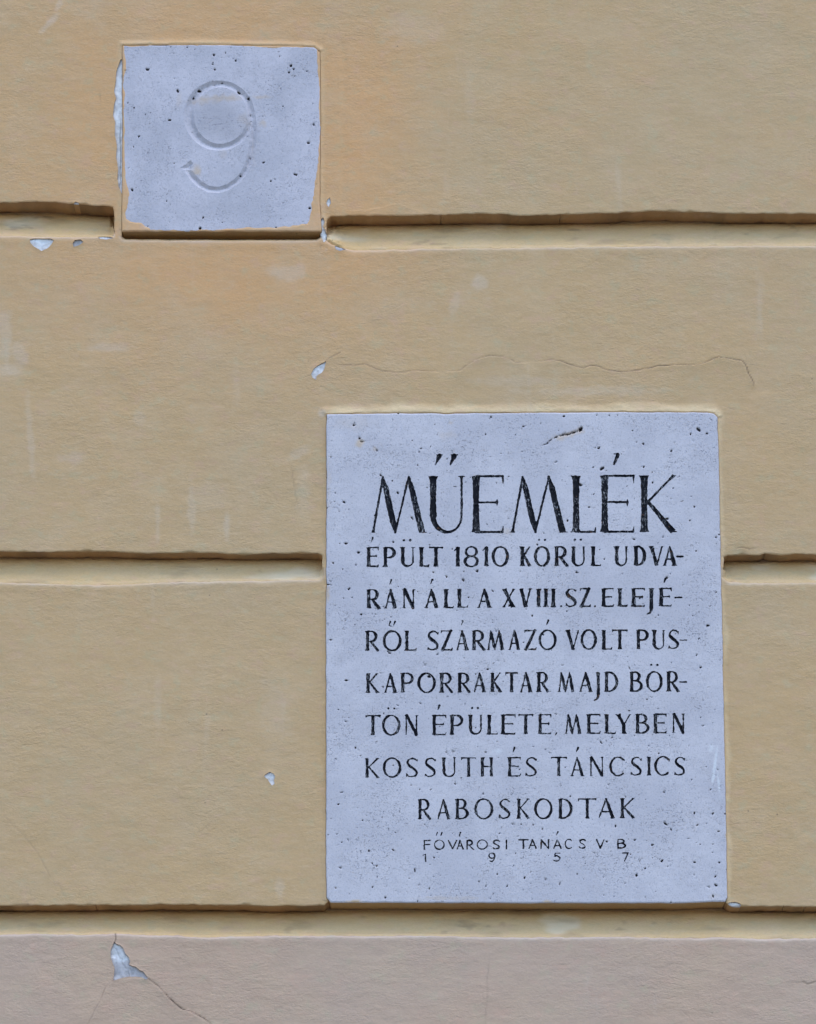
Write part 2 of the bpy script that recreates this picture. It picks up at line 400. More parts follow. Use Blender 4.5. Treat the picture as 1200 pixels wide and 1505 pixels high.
# courses: 1 top, 2 number course, 3 middle, 4 inscription course, 5 plinth
mid1 = 322+0*Xc; mid1[(Xc > 165) & (Xc < 482)] = 347
W.L[:] = 5
W.L[Yc < 1352] = 4; W.L[Yc < 833] = 3; W.L[Yc < mid1] = 2; W.L[Yc < -190] = 1
W.carve(SLABM, 90, core=34); W.carve(SLAB9, 91, core=34)
solid = lambda L: L < 10
for k, g in ((20, g0), (21, g1a), (25, g1b), (26, g1c), (22, g2l), (23, g2r), (24, g3)): W.carve(g, k, solid)
for k, (poly, rec, lab) in enumerate(CHIPS):
    P = rough(poly, 2.5, .45, 20+k)
    before = W.L.copy(); M = W.carve(P, 100+k, solid)
    # remember which course each chip belongs to
    v, c = np.unique(before[M], return_counts=True)
    CHIPS[k] = CHIPS[k]+(int(v[np.argmax(c)]) if len(v) else 4, P)
X, Y = W.X, W.Y
infr = (X > -60) & (X < 1260) & (Y > -60) & (Y < 1560)

grooves = {}; dg = np.full(X.shape, 1e3); GC = Y.copy()
for k, g in ((20, g0), (21, g1a), (25, g1b), (26, g1c), (22, g2l), (23, g2r), (24, g3)):
    D, cx, cy = poly_sdf(g, X, Y, pad=40); grooves[k] = D
    b = np.abs(D) < np.abs(dg); GC = np.where(b, cy, GC); dg = np.where(b, D, dg)
D9, c9x, c9y = poly_sdf(SLAB9, X, Y, pad=50, core=24); DM, cmx, cmy = poly_sdf(SLABM, X, Y, pad=50, core=30)
D9 = np.maximum(D9, 0); DM = np.maximum(DM, 0); dgo = np.maximum(dg, 0)
nick = sstep(.30, .62, fbm(X, Y*0+GC*.02, 26., 57, 3))*(np.abs(X-600) < 900)      # nibbled stretches of arris

# front relief in millimetres (positive = deeper)
front = 1.9*fbm(X, Y, 210., 1, 3) + .55*fbm(X, Y, 42., 2, 2) + .22*fbm(X*.5, Y, 9., 3, 2)
below = (GC > np.select([GC < 0, GC < 500, GC < 1100], [-190, np.interp(X, [0, 165, 170, 480, 486, 1200], [323, 325, 346.5, 347, 340, 337]), 835], 1352))
base0 = front.copy(); lowr = 3.9+1.5*fbm(X, Y*0, 60., 9, 2)
#                                  # this vertex belongs to the course under the groove
r = np.where(below, lowr, 1.2+.6*fbm(X, Y*0, 25., 10, 2)+3.2*nick)
e = np.clip(dgo/r, 0, 1); front = front + r*(1-np.sqrt(np.clip(1-(1-e)**2, 0, 1)))
# lips of paint that sag along the edges
front = front - np.where(below, .4, .1)*np.exp(-((dgo-9)/5.)**2)*(dgo < 30)*(.5+.8*fbm(X, Y*0, 45., 12, 2))
# plaster brought up against the two stones
up = lambda d, cx, cy: np.clip((cy-Y)/np.maximum(d, .5), 0, 1)
topm = up(DM, cmx, cmy); wm = 1.1+1.9*topm
front = front + .9*fbm(X*.35, Y, 7., 24, 3)*np.exp(-((DM-6)/8.)**2)*topm + .5*fbm(X, Y*.35, 7., 25, 3)*np.exp(-((DM-4)/6.)**2)
front = front - wm*(.65+.7*vnoise(X/38, Y/38, 26))*sstep(6+10*topm+3*fbm(X, Y, 50., 14, 2), 0.5, DM)*(Y < 1324)
top9 = up(D9, c9x, c9y)
front = front - (.7+2.2*top9)*sstep(6+4*top9+3*fbm(X, Y, 40., 15, 2), 0.5, D9)*(Y < 338)
# soft vertical arris of plaster down the right side of the number stone
front = front + 1.3*np.exp(-((X-505-3*fbm(Y, Y*0, 60., 16))/5.)**2)*((Y > 60) & (Y < 300))*.5
# cracks
crack = np.zeros(X.shape)
for k, (pts, gap, lift, reach) in enumerate(CRACKS):
    P = rough(pts, 3, 1.0, 40+k, closed=False)
    D, cx, cy = poly_sdf(P, X, Y, closed=False, pad=60)
    endf = np.minimum(np.hypot(X-P[0][0], Y-P[0][1]), np.hypot(X-P[-1][0], Y-P[-1][1])); endf = sstep(0, 22, endf)
    if P[-1][1] > 1500 or P[-1][0] > 1195 or k in (3, 4, 5, 6): endf = np.maximum(endf, .7)
    low = (Y > cy)
    front = front - lift*endf*np.exp(-D/reach)*low*(D < 500)*(.6+.8*vnoise(X/30, Y/30, 60+k))
    g_ = np.exp(-(D/1.0)**2)*endf*(.55+.7*vnoise(X/14, Y/14, 50+k))
    front = front + 1.6*gap*g_
    crack = np.maximum(crack, 1.3*gap*g_)
for k, (poly, rec, lab, cs, P) in enumerate(CHIPS):
    D, cx, cy = poly_sdf(P, X, Y, pad=25)
    front = front - .7*np.exp(-np.maximum(D, 0)/3.)*(D < 24)
rb0 = np.exp(-(((X-484)/13)**2+((Y-342)/22)**2)); front = front+2.4*rb0*fbm(X, Y, 8., 97, 3)

# groove floor: undercut at the top, leaning out towards the lower course
gdep = np.zeros(X.shape)
t1 = {21: (np.interp(X, [0, 160, 175, 470, 490, 1200], [299, 302, 340, 341, 317, 313]), np.interp(X, [0, 165, 175, 475, 505, 700, 1200], [346, 349, 352, 353, 364, 363, 360]), 44),
      25: (X*0+341, X*0+353, 36), 26: (np.interp(X, [490, 700, 1200], [317, 315, 313]), np.interp(X, [480, 505, 700, 1200], [354, 364, 363, 360]), 42),
      20: (X*0-214, X*0-168, 44), 22: (X*0+812, X*0+855, 34), 23: (X*0+815, X*0+855, 36), 24: (X*0+1330, X*0+1376, 44)}
gfull = np.zeros(X.shape)
for k, (T, H, dmax) in t1.items():
    m = grooves[k] < 3
    t = np.clip((Y-T)/(H-T), 0, 1)
    d = dmax-(dmax-6.5)*t**.85
    d = d + 1.3*fbm(X*.6, Y, 22., 18, 3) + 1.0*fbm(X*.35, Y, 8., 19, 3) + (1.6 if k == 22 else .4)*np.abs(fbm(X*.5, Y, 12., 22, 3))
    if k == 26: d = d - (9*t+6*fbm(X, Y, 9., 23, 3))*np.exp(-((X-490)/18.)**2)      # lump of mortar beside the number stone
    wl_ = sstep(7, 0, np.abs(grooves[k]))*below
    d = d*(1-wl_)+(base0+lowr+.1)*wl_
    gfull = np.where(m, d, gfull)

# paint attributes
warm = .95*np.exp(-(((X-330)/330)**2+((Y-210)/330)**2)) * sstep(760, 560, X+60*fbm(X, Y, 120., 30))
warm = warm + .35*np.exp(-(((X-525)/70)**2+((Y-190)/120)**2)) + .25*np.exp(-(((X-330)/200)**2+((Y-400)/50)**2))
warm = np.clip(warm + .25*fbm(X, Y, 90., 31, 3), 0, 1)*sstep(900, 350, Y)
warm = np.clip(warm + .10*np.clip(fbm(X, Y, 60., 32, 3), 0, 1), 0, 1)
cream = np.zeros(X.shape)
cream += .75*topm*sstep(19, 3, DM+10*fbm(X, Y, 40., 33, 3))*(DM < 40)
cream += .5*(X > 1040)*sstep(9, 1, DM+7*fbm(X, Y, 45., 34, 3))*(DM < 40)
cream += .30*sstep(10, 1, D9+3*fbm(X, Y, 30., 35, 2))*(D9 < 30)
cream = np.clip(cream, 0, 1)
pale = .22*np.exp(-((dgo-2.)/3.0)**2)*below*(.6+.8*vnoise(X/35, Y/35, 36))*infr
def blob(x, y, sx, sy, a, ang=0., seed=0):
    c, s_ = math.cos(ang), math.sin(ang); u = (X-x)*c+(Y-y)*s_; v = -(X-x)*s_+(Y-y)*c
    d = np.sqrt((u/sx)**2+(v/sy)**2)+.45*fbm(X, Y, 14., 70+seed, 3)
    return a*sstep(1.05, .35, d)
for k, b_ in enumerate([(72, 35, 26, 7, .40, -.85), (88, 6, 14, 6, .35, -1.2), (18, 545, 26, 12, .30, .1), (8, 490, 12, 50, .28, 0), (30, 520, 14, 34, .24, -.4),
                        (45, 640, 7, 70, .22, -.08), (160, 511, 45, 9, .26, 0), (205, 615, 14, 14, .18, 0), (100, 672, 34, 12, .2, 0), (282, 750, 8, 55, .26, 0),
                        (334, 775, 7, 30, .3, 0), (232, 770, 5, 40, .22, 0), (300, 730, 40, 30, .14, 0), (440, 665, 26, 10, .24, -.5), (446, 730, 16, 70, .15, 0),
                        (425, 400, 36, 14, .3, 0), (705, 415, 14, 12, .34, -.4), (668, 447, 8, 20, .2, .4), (760, 560, 90, 10, .16, 0), (870, 575, 120, 9, .22, 0),
                        (412, 1305, 8, 22, .26, 0), (232, 1040, 8, 60, .13, 0), (405, 1040, 30, 60, .13, 0), (474, 606, 9, 8, .5, 0), (1082, 858, 20, 4, .5, 0),
                        (690, 150, 10, 60, .10, 0), (610, 40, 60, 30, .14, 0), (130, 12, 50, 18, .12, 0)]):
    pale = np.maximum(pale, .62*blob(*b_, seed=k))
rb = np.exp(-(((X-484)/14)**2+((Y-342)/22)**2)); pale = np.clip(pale+.5*rb*sstep(.0, .5, fbm(X, Y, 7., 98, 2)), 0, 1); crack = np.maximum(crack, .7*rb*sstep(.35, .6, fbm(X, Y, 5., 99, 2)))
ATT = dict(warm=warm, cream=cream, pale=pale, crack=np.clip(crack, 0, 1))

PZ = lambda px, py: tuple(float(v) for v in wall_point(np.array(px), np.array(py), 0))
wall = empty('painted_wall', (0, 0.03, 0), 'ochre rusticated plaster wall with flaking paint, deep horizontal grooves and a pink-grey base', 'wall')
parts = []
cname = {1: ('plaster_course', M_WALL, None), 2: ('plaster_course', M_WALL, 'upper ochre course around the number stone'),
         3: ('plaster_course', M_WALL, 'middle ochre course with a long crack in the paint'),
         4: ('plaster_course', M_WALL, 'lower ochre course around the inscription'), 5: ('plinth', M_PLINTH, 'pink-grey painted base course')}
courses = {}
frontd = front.copy()
for c in (1, 2, 3, 4, 5):
    ex = []
    for g in (20, 21, 25, 26, 22, 23, 24):
        st = W.step(c, g, frontd, gfull, rows=6, jit=1.6, attrs=dict(warm=warm*0+.35, crack=.10+.30*sstep(-.1, .5, fbm(X, Y, 45., 27, 3))))  # crack tone here darkens the undersides in patches, painting in extra shade
        if st: ex.append(st)
    for s_, dd in ((90, 52.), (91, 52.)):
        st = W.step(c, s_, frontd, dd, rows=2)
        if st: ex.append(st)
    for k, ch in enumerate(CHIPS):
        st = W.step(c, 100+k, frontd, frontd+ch[1]+1.6, rows=1)
        if st: ex.append(st)
        if ch[3] == c:
            for g in (20, 21, 25, 26, 22, 23, 24):
                st = W.step(100+k, g, frontd+ch[1]+.9, gfull, rows=4, jit=1.2, attrs=dict(warm=warm*0+.35))
                if st: ex.append(st)
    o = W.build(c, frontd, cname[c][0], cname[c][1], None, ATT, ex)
    if cname[c][2]: o['label'] = cname[c][2]
    courses[c] = o; parts.append(o)
for g in (20, 21, 25, 26, 22, 23, 24):
    ex = []
    for s_ in (90, 91):
        st = W.step(g, s_, gfull, 52., rows=1)
        if st: ex.append(st)
    pg = np.clip(.5*sstep(.3, .6, fbm(X*.4, Y, 40., 37, 3))+.0, 0, 1)
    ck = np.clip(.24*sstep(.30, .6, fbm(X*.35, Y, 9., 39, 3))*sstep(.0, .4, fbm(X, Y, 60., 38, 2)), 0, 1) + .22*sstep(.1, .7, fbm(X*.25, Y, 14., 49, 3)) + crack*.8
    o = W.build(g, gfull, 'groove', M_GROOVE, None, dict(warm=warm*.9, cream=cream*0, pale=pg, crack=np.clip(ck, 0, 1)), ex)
    if o: parts.append(o)
adopt(parts, wall)
pit0 = np.zeros(X.shape)
for k, (poly, rec, lab, cs, P) in enumerate(CHIPS):
    D, cx, cy = poly_sdf(P, X, Y, pad=5)
    dd = frontd+rec+.9+1.3*fbm(X, Y, 6., 80+k, 3)
    dark = np.zeros(X.shape); 
    if k == 9: dark = .75*sstep(1409, 1418, Y+6*fbm(X, Y, 8., 91))*sstep(0, 1, .8+X*0); 
    if k in (1, 11, 12): dark = X*0+.75
    dark = np.clip(dark+.7*sstep(2.6, .3, np.abs(D))*vnoise(X/3, Y/3, 55)+.35*sstep(.2, .7, fbm(X, Y, 5., 56, 2)), 0, 1)
    ex = [s_ for s_ in (W.step(100+k, s2, dd, 52., rows=1) for s2 in (90, 91)) if s_]
    o = W.build(100+k, dd, 'bare_patch', M_BARE, None, extra=ex, attrs=dict(stain=.10*vnoise(X/5, Y/5, 9), dim=dark, white=np.clip(.5-dark, 0, 1)*(.3+vnoise(X/7, Y/7, 77)), pit=(.45*(k == 4)*sstep(1.3, .3, np.abs(X-176.5-2.5*fbm(Y, Y*0, 30., 96))*(1+0*X))*sstep(150, 190, Y))+.3*(k == 9)*sstep(1.8, .3, np.abs((X-168)*.62-(Y-1388)*.30+3*fbm(X, Y, 9., 95)))))
    if o:
        o.parent = courses[cs]
        o['label'] = lab or 'small pale patch where the paint has flaked off'

# solid masonry behind the sheets
def box(name, lo, hi, mat):
    x0, y0, z0 = lo; x1, y1, z1 = hi
    V = np.array([(x0,y0,z0),(x1,y0,z0),(x1,y1,z0),(x0,y1,z0),(x0,y0,z1),(x1,y0,z1),(x1,y1,z1),(x0,y1,z1)])
    Q = np.array([(3,2,1,0),(4,5,6,7),(0,1,5,4),(1,2,6,5),(2,3,7,6),(3,0,4,7)])
    return make_mesh(name, V, Q, mat, None, {k: np.zeros(8) for k in ('warm', 'cream', 'pale', 'crack')}, smooth=False)
core = box('masonry', (-2.4, .053, .0), (3.0, .45, 9.5), M_WALL); adopt([core], wall)

# ------------------------------------------------------------------ lettering: each letter is a set of tapered strokes
class Glyph:
    def __init__(s, W_, H, T, t, sp):
        s.W, s.H, s.T, s.t, s.sp = W_, H, T, t, sp; s.seg = []; s.B = sp > 0
        s.l = T/2+sp; s.r = W_-t/2-sp
    def ln(s, x0, y0, x1, y1, a, b=None, butt=0): s.seg.append((x0, y0, a/2, x1, y1, (a if b is None else b)/2, butt))
    def serif(s, x, y, w):                            # fine horizontal end stroke
        if not s.B: return
        h = w/2+s.sp
        s.ln(x-h, y, x, y, .5, 1.3+.1*s.T); s.ln(x, y, x+h, y, 1.3+.1*s.T, .5)
    def stem(s, x0, y0, x1, y1, w, s0=True, s1=True):
        m = .5
        xm, ym = x0+(x1-x0)*m, y0+(y1-y0)*m
        k = 1.14 if s.B else 1.0
        s.ln(x0, y0, xm, ym, w*k, w*.94, 1); s.ln(xm, ym, x1, y1, w*.94, w*k, 1)
        if s.B and w > 4 or s.T > 7:                  # flared ends of the cut
            L = math.hypot(x1-x0, y1-y0); f = min(.3, (8. if s.T > 7 else 4.)/L); q = 1.55 if s.T > 7 else 1.4
            if s0: s.ln(x0, y0, x0+(x1-x0)*f, y0+(y1-y0)*f, w*q, w*.9, 1)
            if s1: s.ln(x1, y1, x1+(x0-x1)*f, y1+(y0-y1)*f, w*q, w*.9, 1)
        if s0: s.serif(x0, y0, w)
        if s1: s.serif(x1, y1, w)
    def arc(s, cx, cy, rx, ry, a0, a1, T=None, t=None, tilt=0., n=22, e0=1., e1=1.):
        T = s.T if T is None else T; t = s.t if t is None else t; P = []
        for i in range(n+1):
            f = i/n; a = math.radians(a0+(a1-a0)*f)
            wd = t+(T-t)*abs(math.cos(a-math.radians(tilt)))**1.5
            wd *= e0+(1-e0)*min(1, f*5) if e0 != 1 else 1
            wd *= e1+(1-e1)*min(1, (1-f)*5) if e1 != 1 else 1
            P.append((cx+rx*math.cos(a), cy+ry*math.sin(a), wd))
        for p, q in zip(P, P[1:]): s.ln(p[0], p[1], q[0], q[1], p[2], q[2])
    def path(s, pts, ws):
        P = np.array(pts, float); n = len(P); out = []
        for i in range(n-1):
            p0 = P[max(i-1, 0)]; p1 = P[i]; p2 = P[i+1]; p3 = P[min(i+2, n-1)]
            for k in range(5):
                u = k/5
                q = .5*((2*p1)+(-p0+p2)*u+(2*p0-5*p1+4*p2-p3)*u*u+(-p0+3*p1-3*p2+p3)*u**3)
                out.append((q[0], q[1], ws[i]+(ws[i+1]-ws[i])*u))
        out.append((P[-1][0], P[-1][1], ws[-1]))
        for p, q in zip(out, out[1:]): s.ln(p[0], p[1], q[0], q[1], p[2], q[2])

def glyph(ch, W_, H, T, t, sp, big=False):
    g = Glyph(W_, H, T, t, sp); l, r = g.l, g.r; B = g.B; hi = H-t/2; lo = t/2
    base = {'É':'E','Á':'A','Ö':'O','Ő':'O','Ü':'U','Ű':'U','Ó':'O'}.get(ch, ch)
    def hook(x, y, dx, dy): 
        if B: g.ln(x, y, x+dx, y+dy, t*1.15, .7)
    if base in 'EFL':
        g.stem(l, lo, l, hi, T)
        if base in 'EF':
            g.ln(l, hi, W_-1.2, hi, t); hook(W_-1.4, hi, .6, -H*.13)
            ym = H*.53; g.ln(l, ym, W_*.80, ym, t)
            if B: g.ln(W_*.80, ym-H*.075, W_*.80, ym, .7, t*1.2); g.ln(W_*.80, ym, W_*.80, ym+H*.065, t*1.2, .7)
        if base in 'EL':
            g.ln(l, lo, W_-1.6, lo, t); hook(W_-1.8, lo, 1.4, H*.10)
    elif base == 'I': g.stem(W_/2, lo, W_/2, hi, T)
    elif base == 'H':
        g.stem(l, lo, l, hi, T); g.stem(W_-l, lo, W_-l, hi, T); g.ln(l, H*.52, W_-l, H*.52, t)
    elif base == 'T':
        c = W_/2; g.stem(c, lo, c, hi, T, True, False); g.ln(.8, hi, W_-.8, hi, t*1.05)
        hook(1.2, hi, -.6, -H*.10); hook(W_-1.2, hi, .6, -H*.08)
    elif base in 'PRB':
        g.stem(l, lo, l, hi, T)
        ym = H*(.47 if base != 'B' else .54)
        rx = (W_*(.95 if base == 'P' else .84)-l-T*.4-W_*.25); ry = (hi-ym)/2
        xa = l+W_*.25
        g.ln(l, hi, xa, hi, t); g.ln(l, ym, xa, ym, t)
        g.arc(xa, (hi+ym)/2, rx, ry, 90, -90)
        if base == 'R': g.ln(l+W_*.22, ym, W_-T*.55, .3*t, T*.7, T*.95, 1); g.ln(W_-T*.7, .3*t, W_-.2, .1*t, t, .6); g.serif(W_-T*.35, lo, T*.4) if big else None
        if base == 'B':
            g.ln(l, lo, xa, lo, t); g.arc(xa, (lo+ym)/2, W_-T*.45-xa, (ym-lo)/2, 90, -90)
    elif base == 'D':
        g.stem(l, lo, l, hi, T); xa = l+W_*.12
        g.ln(l, hi, xa, hi, t); g.ln(l, lo, xa, lo, t); g.arc(xa, H/2, W_-T*.5-xa, H/2-lo, 90, -90, n=26)
    elif base == 'O' or ch == '0':
        g.arc(W_/2, H/2, W_/2-T*.42, H/2-lo+.3, 0, 360, n=36, T=T*.92, tilt=-12 if B else 0)
    elif base == 'C':
        g.arc(W_*.54, H/2, W_*.54-T*.42, H/2-lo+.3, 47, 313, n=30, T=T*.92, tilt=0)
        if B: g.ln(W_*.93, H*.84, W_*.93, H*.74, t*.9, .7)
    elif base == 'U':
        yb = H*.30; g.stem(l, yb, l, hi, T, False, True); g.stem(r, yb, r, hi, t, False, True)
        cx = (l+r)/2; n = 16; P = []
        for i in range(n+1):
            a = math.pi+math.pi*i/n; f = i/n
            P.append((cx+(r-l)/2*math.cos(a), yb+(yb-lo)*math.sin(a), T+(t-T)*min(1, f*1.6)))
        for p, q in zip(P, P[1:]): g.ln(p[0], p[1], q[0], q[1], p[2], q[2])
    elif base == 'S':
        x = W_; P = [(.86, .86), (.70, .965), (.46, .985), (.22, .90), (.14, .74), (.30, .59), (.62, .44), (.84, .27), (.78, .09), (.48, .015), (.24, .03), (.07, .15)]
        k = [t*.9, t, t, t*1.25, T*.8, T*.98, T*.98, T*.8, t*1.3, t, t, t*.9]
        g.path([(a*x, lo+b*(H-2*lo)) for a, b in P], k)
        if B: g.ln(.90*x, H*.88, .89*x, H*.77, t, .7); g.ln(.05*x, H*.22, .06*x, H*.08, .7, t)
    elif base == 'J':
        x = W_-T/2-sp*.6; g.stem(x, -H*.08, x, hi, T, False, True)
        g.path([(x, -H*.06), (x-.5, -H*.20), (x-W_*.22, -H*.32), (x-W_*.55, -H*.38)], [T, T*.9, t*1.3, t*.8])
    elif base == 'N':
        g.stem(g.sp+t/2, lo, g.sp+t/2, hi, t, True, True); g.stem(r, lo, r, hi, t, False, True)
        g.ln(g.sp+t/2+.2*T, hi, r-.1*T, lo, T*.95)
    elif base == 'M':
        a, b_, c = W_*.235, W_*.45, W_*.68
        xl = g.sp+t/2+.5; xr = W_-T/2-sp*.9
        g.stem(xl, lo, a, hi-.6, t, True, False); k_ = a+(b_-a)*.22; g.ln(a-.3, hi, k_, H*.78, t*.9, T*.9, 1); g.ln(k_, H*.78, b_-.04*W_, H*.2, T*.9, T*.95, 1); g.ln(b_-.04*W_, H*.2, b_+.3, lo, T*.95, t*.8); g.ln(b_, lo, c, hi-.6, t, t)
        k_ = c+(xr-c)*.22; g.ln(c-.3, hi, k_, H*.78, t*.9, T*.9, 1); g.ln(k_, H*.78, xr, lo, T*.9, T*1.05, 1); g.serif(xr, lo, T*.95)
        g.ln(a, hi, a-.2, hi+.8, t, .7); g.ln(c, hi, c-.2, hi+.8, t, .7)
    elif base == 'A':
        c = W_*.50; xl = g.sp+t/2+.4; xr = W_-T/2-sp*.8; 
        g.stem(xl, lo, c, hi, t, True, False); k_ = c+(xr-c)*.25; g.ln(c-.2, hi, k_, H*.75, t, T*.92, 1); g.ln(k_, H*.75, xr, lo, T*.92, T*1.08, 1); g.serif(xr, lo, T)
        if B: g.ln(c, hi, c-.3*T, hi+.9, t*1.2, .7)
        f = .30; g.ln(xl+(c-xl)*f, lo+H*f, c+(xr-c)*(1-f), lo+H*f, t*.9)
    elif base == 'V':
        c = W_*.52; g.stem(T/2+sp*.7, hi, c, lo, T, True, False); g.stem(W_-t/2-sp, hi, c, lo, t, True, False)
    elif base == 'Y':
        c = W_*.5; ym = H*.44; g.stem(T/2+sp*.6, hi, c, ym, T, True, False); g.stem(W_-t/2-sp, hi, c, ym, t, True, False); g.stem(c, lo, c, ym, T, True, False)
    elif base == 'X':
        g.stem(T/2+sp*.7, hi, W_-T/2-sp*.7, lo, T, True, True); g.stem(W_-t/2-sp, hi, t/2+sp, lo, t, True, True)
    elif base == 'K':
        g.stem(l, lo, l, hi, T); ax = W_-t/2-sp-1.2
        g.stem(l+T*.3, H*.50, ax, hi, t, False, True); g.ln(l+T*.55, H*.54, W_-T*.75, lo, T*.55, T*1.0, 1)
        g.ln(W_-T*.9, lo+.2, W_-.2, lo-.2, t*1.3, .6); g.ln(W_-T*1.3, lo, W_-T*.6, lo, .8, 1.6)
    elif base == 'Z':
        g.ln(1.2, hi, W_-1.0, hi, t); g.ln(W_-T*.55, hi, T*.5+.4, lo, T*.95); g.ln(1.0, lo, W_-1.2, lo, t)
        hook(1.4, hi, -.7, -H*.12); hook(W_-1.4, lo, 1.2, H*.10)
    elif ch == '1':
        x = W_*.62 if B else W_*.65; g.stem(x, lo, x, hi, T, True, False); g.ln(x, hi, W_*.05, H*.80, t*1.1, t*.7)
    elif ch == '8':
        g.arc(W_/2, H*.745, W_*.36, H*.235, 0, 360, T=T*.75); g.arc(W_/2, H*.265, W_*.46-T*.2, H*.25, 0, 360, T=T*.9)
    elif ch == '9':
        g.arc(W_*.5, H*.68, W_*.42, H*.30, 0, 360); g.path([(W_*.92, H*.68), (W_*.85, H*.3), (W_*.55, H*.03), (W_*.2, lo)], [T, T, t, t])
    elif ch == '5':
        g.ln(W_*.25, hi, W_*.9, hi, t); g.ln(W_*.25, hi, W_*.18, H*.56, t)
        g.path([(W_*.18, H*.56), (W_*.5, H*.64), (W_*.9, H*.36), (W_*.6, H*.04), (W_*.08, H*.07)], [t, t, T, t, t])
    elif ch == '7':
        g.ln(.8, hi, W_-.8, hi, t); g.ln(W_-1, hi, W_*.35, lo, T)
    elif ch == '-': g.ln(.8, 0, W_-.8, 0, t*1.15)
    elif ch == '.': g.ln(W_/2, 1.4, W_/2, 1.6, 3.2)
    elif ch == ',': g.ln(W_*.65, 1.6, W_*.1, -3.6, 2.8, .8)
    # accents
    cx = {'A': W_*.50, 'E': W_*.48, 'O': W_*.5, 'U': W_*.48}.get(base, W_/2)
    k = 1.0 if B else .8
    if ch in 'ÉÁÓ':
        if big: g.ln(cx-3.0, H+15.5, cx+2.5, H+29, 3.0, 6.5); g.ln(cx-3, H+30.5, cx+8, H+30.5, .9, 1.4)
        else: g.ln(cx-1.2, H+7.4*k, cx+1.0*k, H+13.4*k, 1.3, 3.4*k)
    if ch in 'ŐŰ':
        for o_ in ((-11, 11) if big else (-3.6, 3.2)):
            if big: g.ln(cx+o_-4.0, H+15.5, cx+o_+1.5, H+28, 2.0, 7.5); g.ln(cx+o_-3.2, H+30, cx+o_+6.5, H+30, 1.4, 1.8)
            else: g.ln(cx+o_-.9, H+7.8*k, cx+o_+.9, H+13.0*k, 1.2, 2.9*k)
    if ch in 'ÖÜ':
        for o_ in (-4.4, 4.4): g.ln(cx+o_, H+9.3, cx+o_+.1, H+9.4, 3.5)
    return g.seg

def Ln(txt, spans, b0, b1, c0, c1, T, t, sp, big=False):
    """text, x spans, baseline left/right, cap line left/right"""
    assert len(txt) == len(spans), (txt, len(txt), len(spans))
    out = []
    for ch, (x0, x1) in zip(txt, spans):
        f = ((x0+x1)/2-540)/465.; b = b0+(b1-b0)*f; c = c0+(c1-c0)*f
        if ch == '-': b = (b+c)/2+1; 
        segs = glyph(ch, x1-x0, b-c if ch != '-' else 10, T, t, sp, big)
        jx, jy = (rng.random(2)-.5)*.5
        out.append([(x0+s_[0]+jx, b-s_[1]+jy, s_[2], x0+s_[3]+jx, b-s_[4]+jy, s_[5], s_[6]) for s_ in segs])
    return out
LET = []
LET += Ln('MŰEMLÉK', [(543,628),(629,684),(692,740.5),(748,834.6),(839,876.5),(881,932.5),(939,996)], 785.5, 784, 700.5, 698.5, 9.2, 3.4, 3.4, True)
LET += Ln('ÉPÜLT1810KÖRÜLUDVA-', [(538,557),(562.5,582.5),(588,610),(615.5,631.5),(631,651.5),(668,676.5),(682,704),(710,718.5),(723,748.5),(764,782.5),(785,809),(814.5,836.5),(839,861),(867.5,884),(902.5,923.5),(931,950),(954,975.5),(973.5,995),(995,1004.5)],
          835, 833, 805, 803, 5.2, 2.5, 1.5)
LET += Ln('RÁNÁLLAXVIII.SZ.ELEJÉ-', [(538,560),(564,584.5),(591.5,610.5),(624,645.7),(651.6,667.5),(671.5,688.5),(701,723),(738,758),(762.5,782),(788.4,795.4),(799,806),(809.8,817),(822,827),(831,848.5),(852,868.5),(872.5,877),(883,902.5),(907,923),(927.6,948.5),(950,961),(967.6,987.5),(991.6,1003)],
          896, 892.6, 867, 864.7, 5.2, 2.4, 1.5)
LET += Ln('RŐLSZÁRMAZÓVOLTPUS-', [(537,558.6),(563,590.6),(594.8,613),(628,645.7),(648,665.5),(669,689.6),(693,714.5),(715.4,742.5),(746.4,765.8),(770.5,788.6),(791.4,818),(831,852.7),(853.4,877.2),(883.7,900),(900,922.4),(934.5,954.5),(958,978),(982,998.6),(998.6,1009.7)],
          958.3, 955.7, 928, 926, 4.7, 2.3, 1.5)
LET += Ln('KAPORRAKTARMAJDBÖR-', [(537.7,558.6),(563.8,584.4),(588.8,609.5),(613.9,641),(646,667.5),(672,693),(694.7,715.4),(720,738.7),(742.5,761.4),(763,783),(788.6,808.5),(819,845.7),(850,871.5),(872.5,882.6),(887.5,909),(925,945),(949.5,974),(978.7,999),(999,1009.7)],
          1020, 1018, 990.2, 987.6, 4.7, 2.3, 1.5)
LET += Ln('TÖNÉPÜLETE,MELYBEN', [(537.7,559.6),(562,589),(594.8,615.2),(634.6,656.5),(661,682),(687.8,709.7),(715.4,732.5),(736,758.5),(762,784),(790,810.5),(814,819.5),(829.4,856),(861.7,883),(888,906),(905.6,928),(933.3,954.5),(959.4,980),(987.5,1007.2)],
          1082.4, 1079, 1051.9, 1049.6, 4.7, 2.3, 1.5)
LET += Ln('KOSSUTHÉSTÁNCSICS', [(536.4,558.6),(563,590.2),(596.6,615.4),(624,642),(649.5,671),(678,700),(705.9,726),(746,766),(772,790.2),(809.5,833),(837.7,859),(866.4,888),(895.3,919.3),(926.8,944.4),(949.5,958.3),(961.7,985),(990.9,1007.7)],
          1144.4, 1141, 1114.7, 1112.6, 4.2, 2.1, 1.4)
LET += Ln('RABOSKODTAK', [(613.9,634.8),(641,662.7),(669,689.3),(697.3,725),(733.5,751.5),(759.3,780),(785.5,812.6),(820.4,842),(849.6,876.4),(877.7,904.3),(911.3,934.2)],
          1206.4, 1203.3, 1175.5, 1173.5, 4.4, 2.2, 1.4)
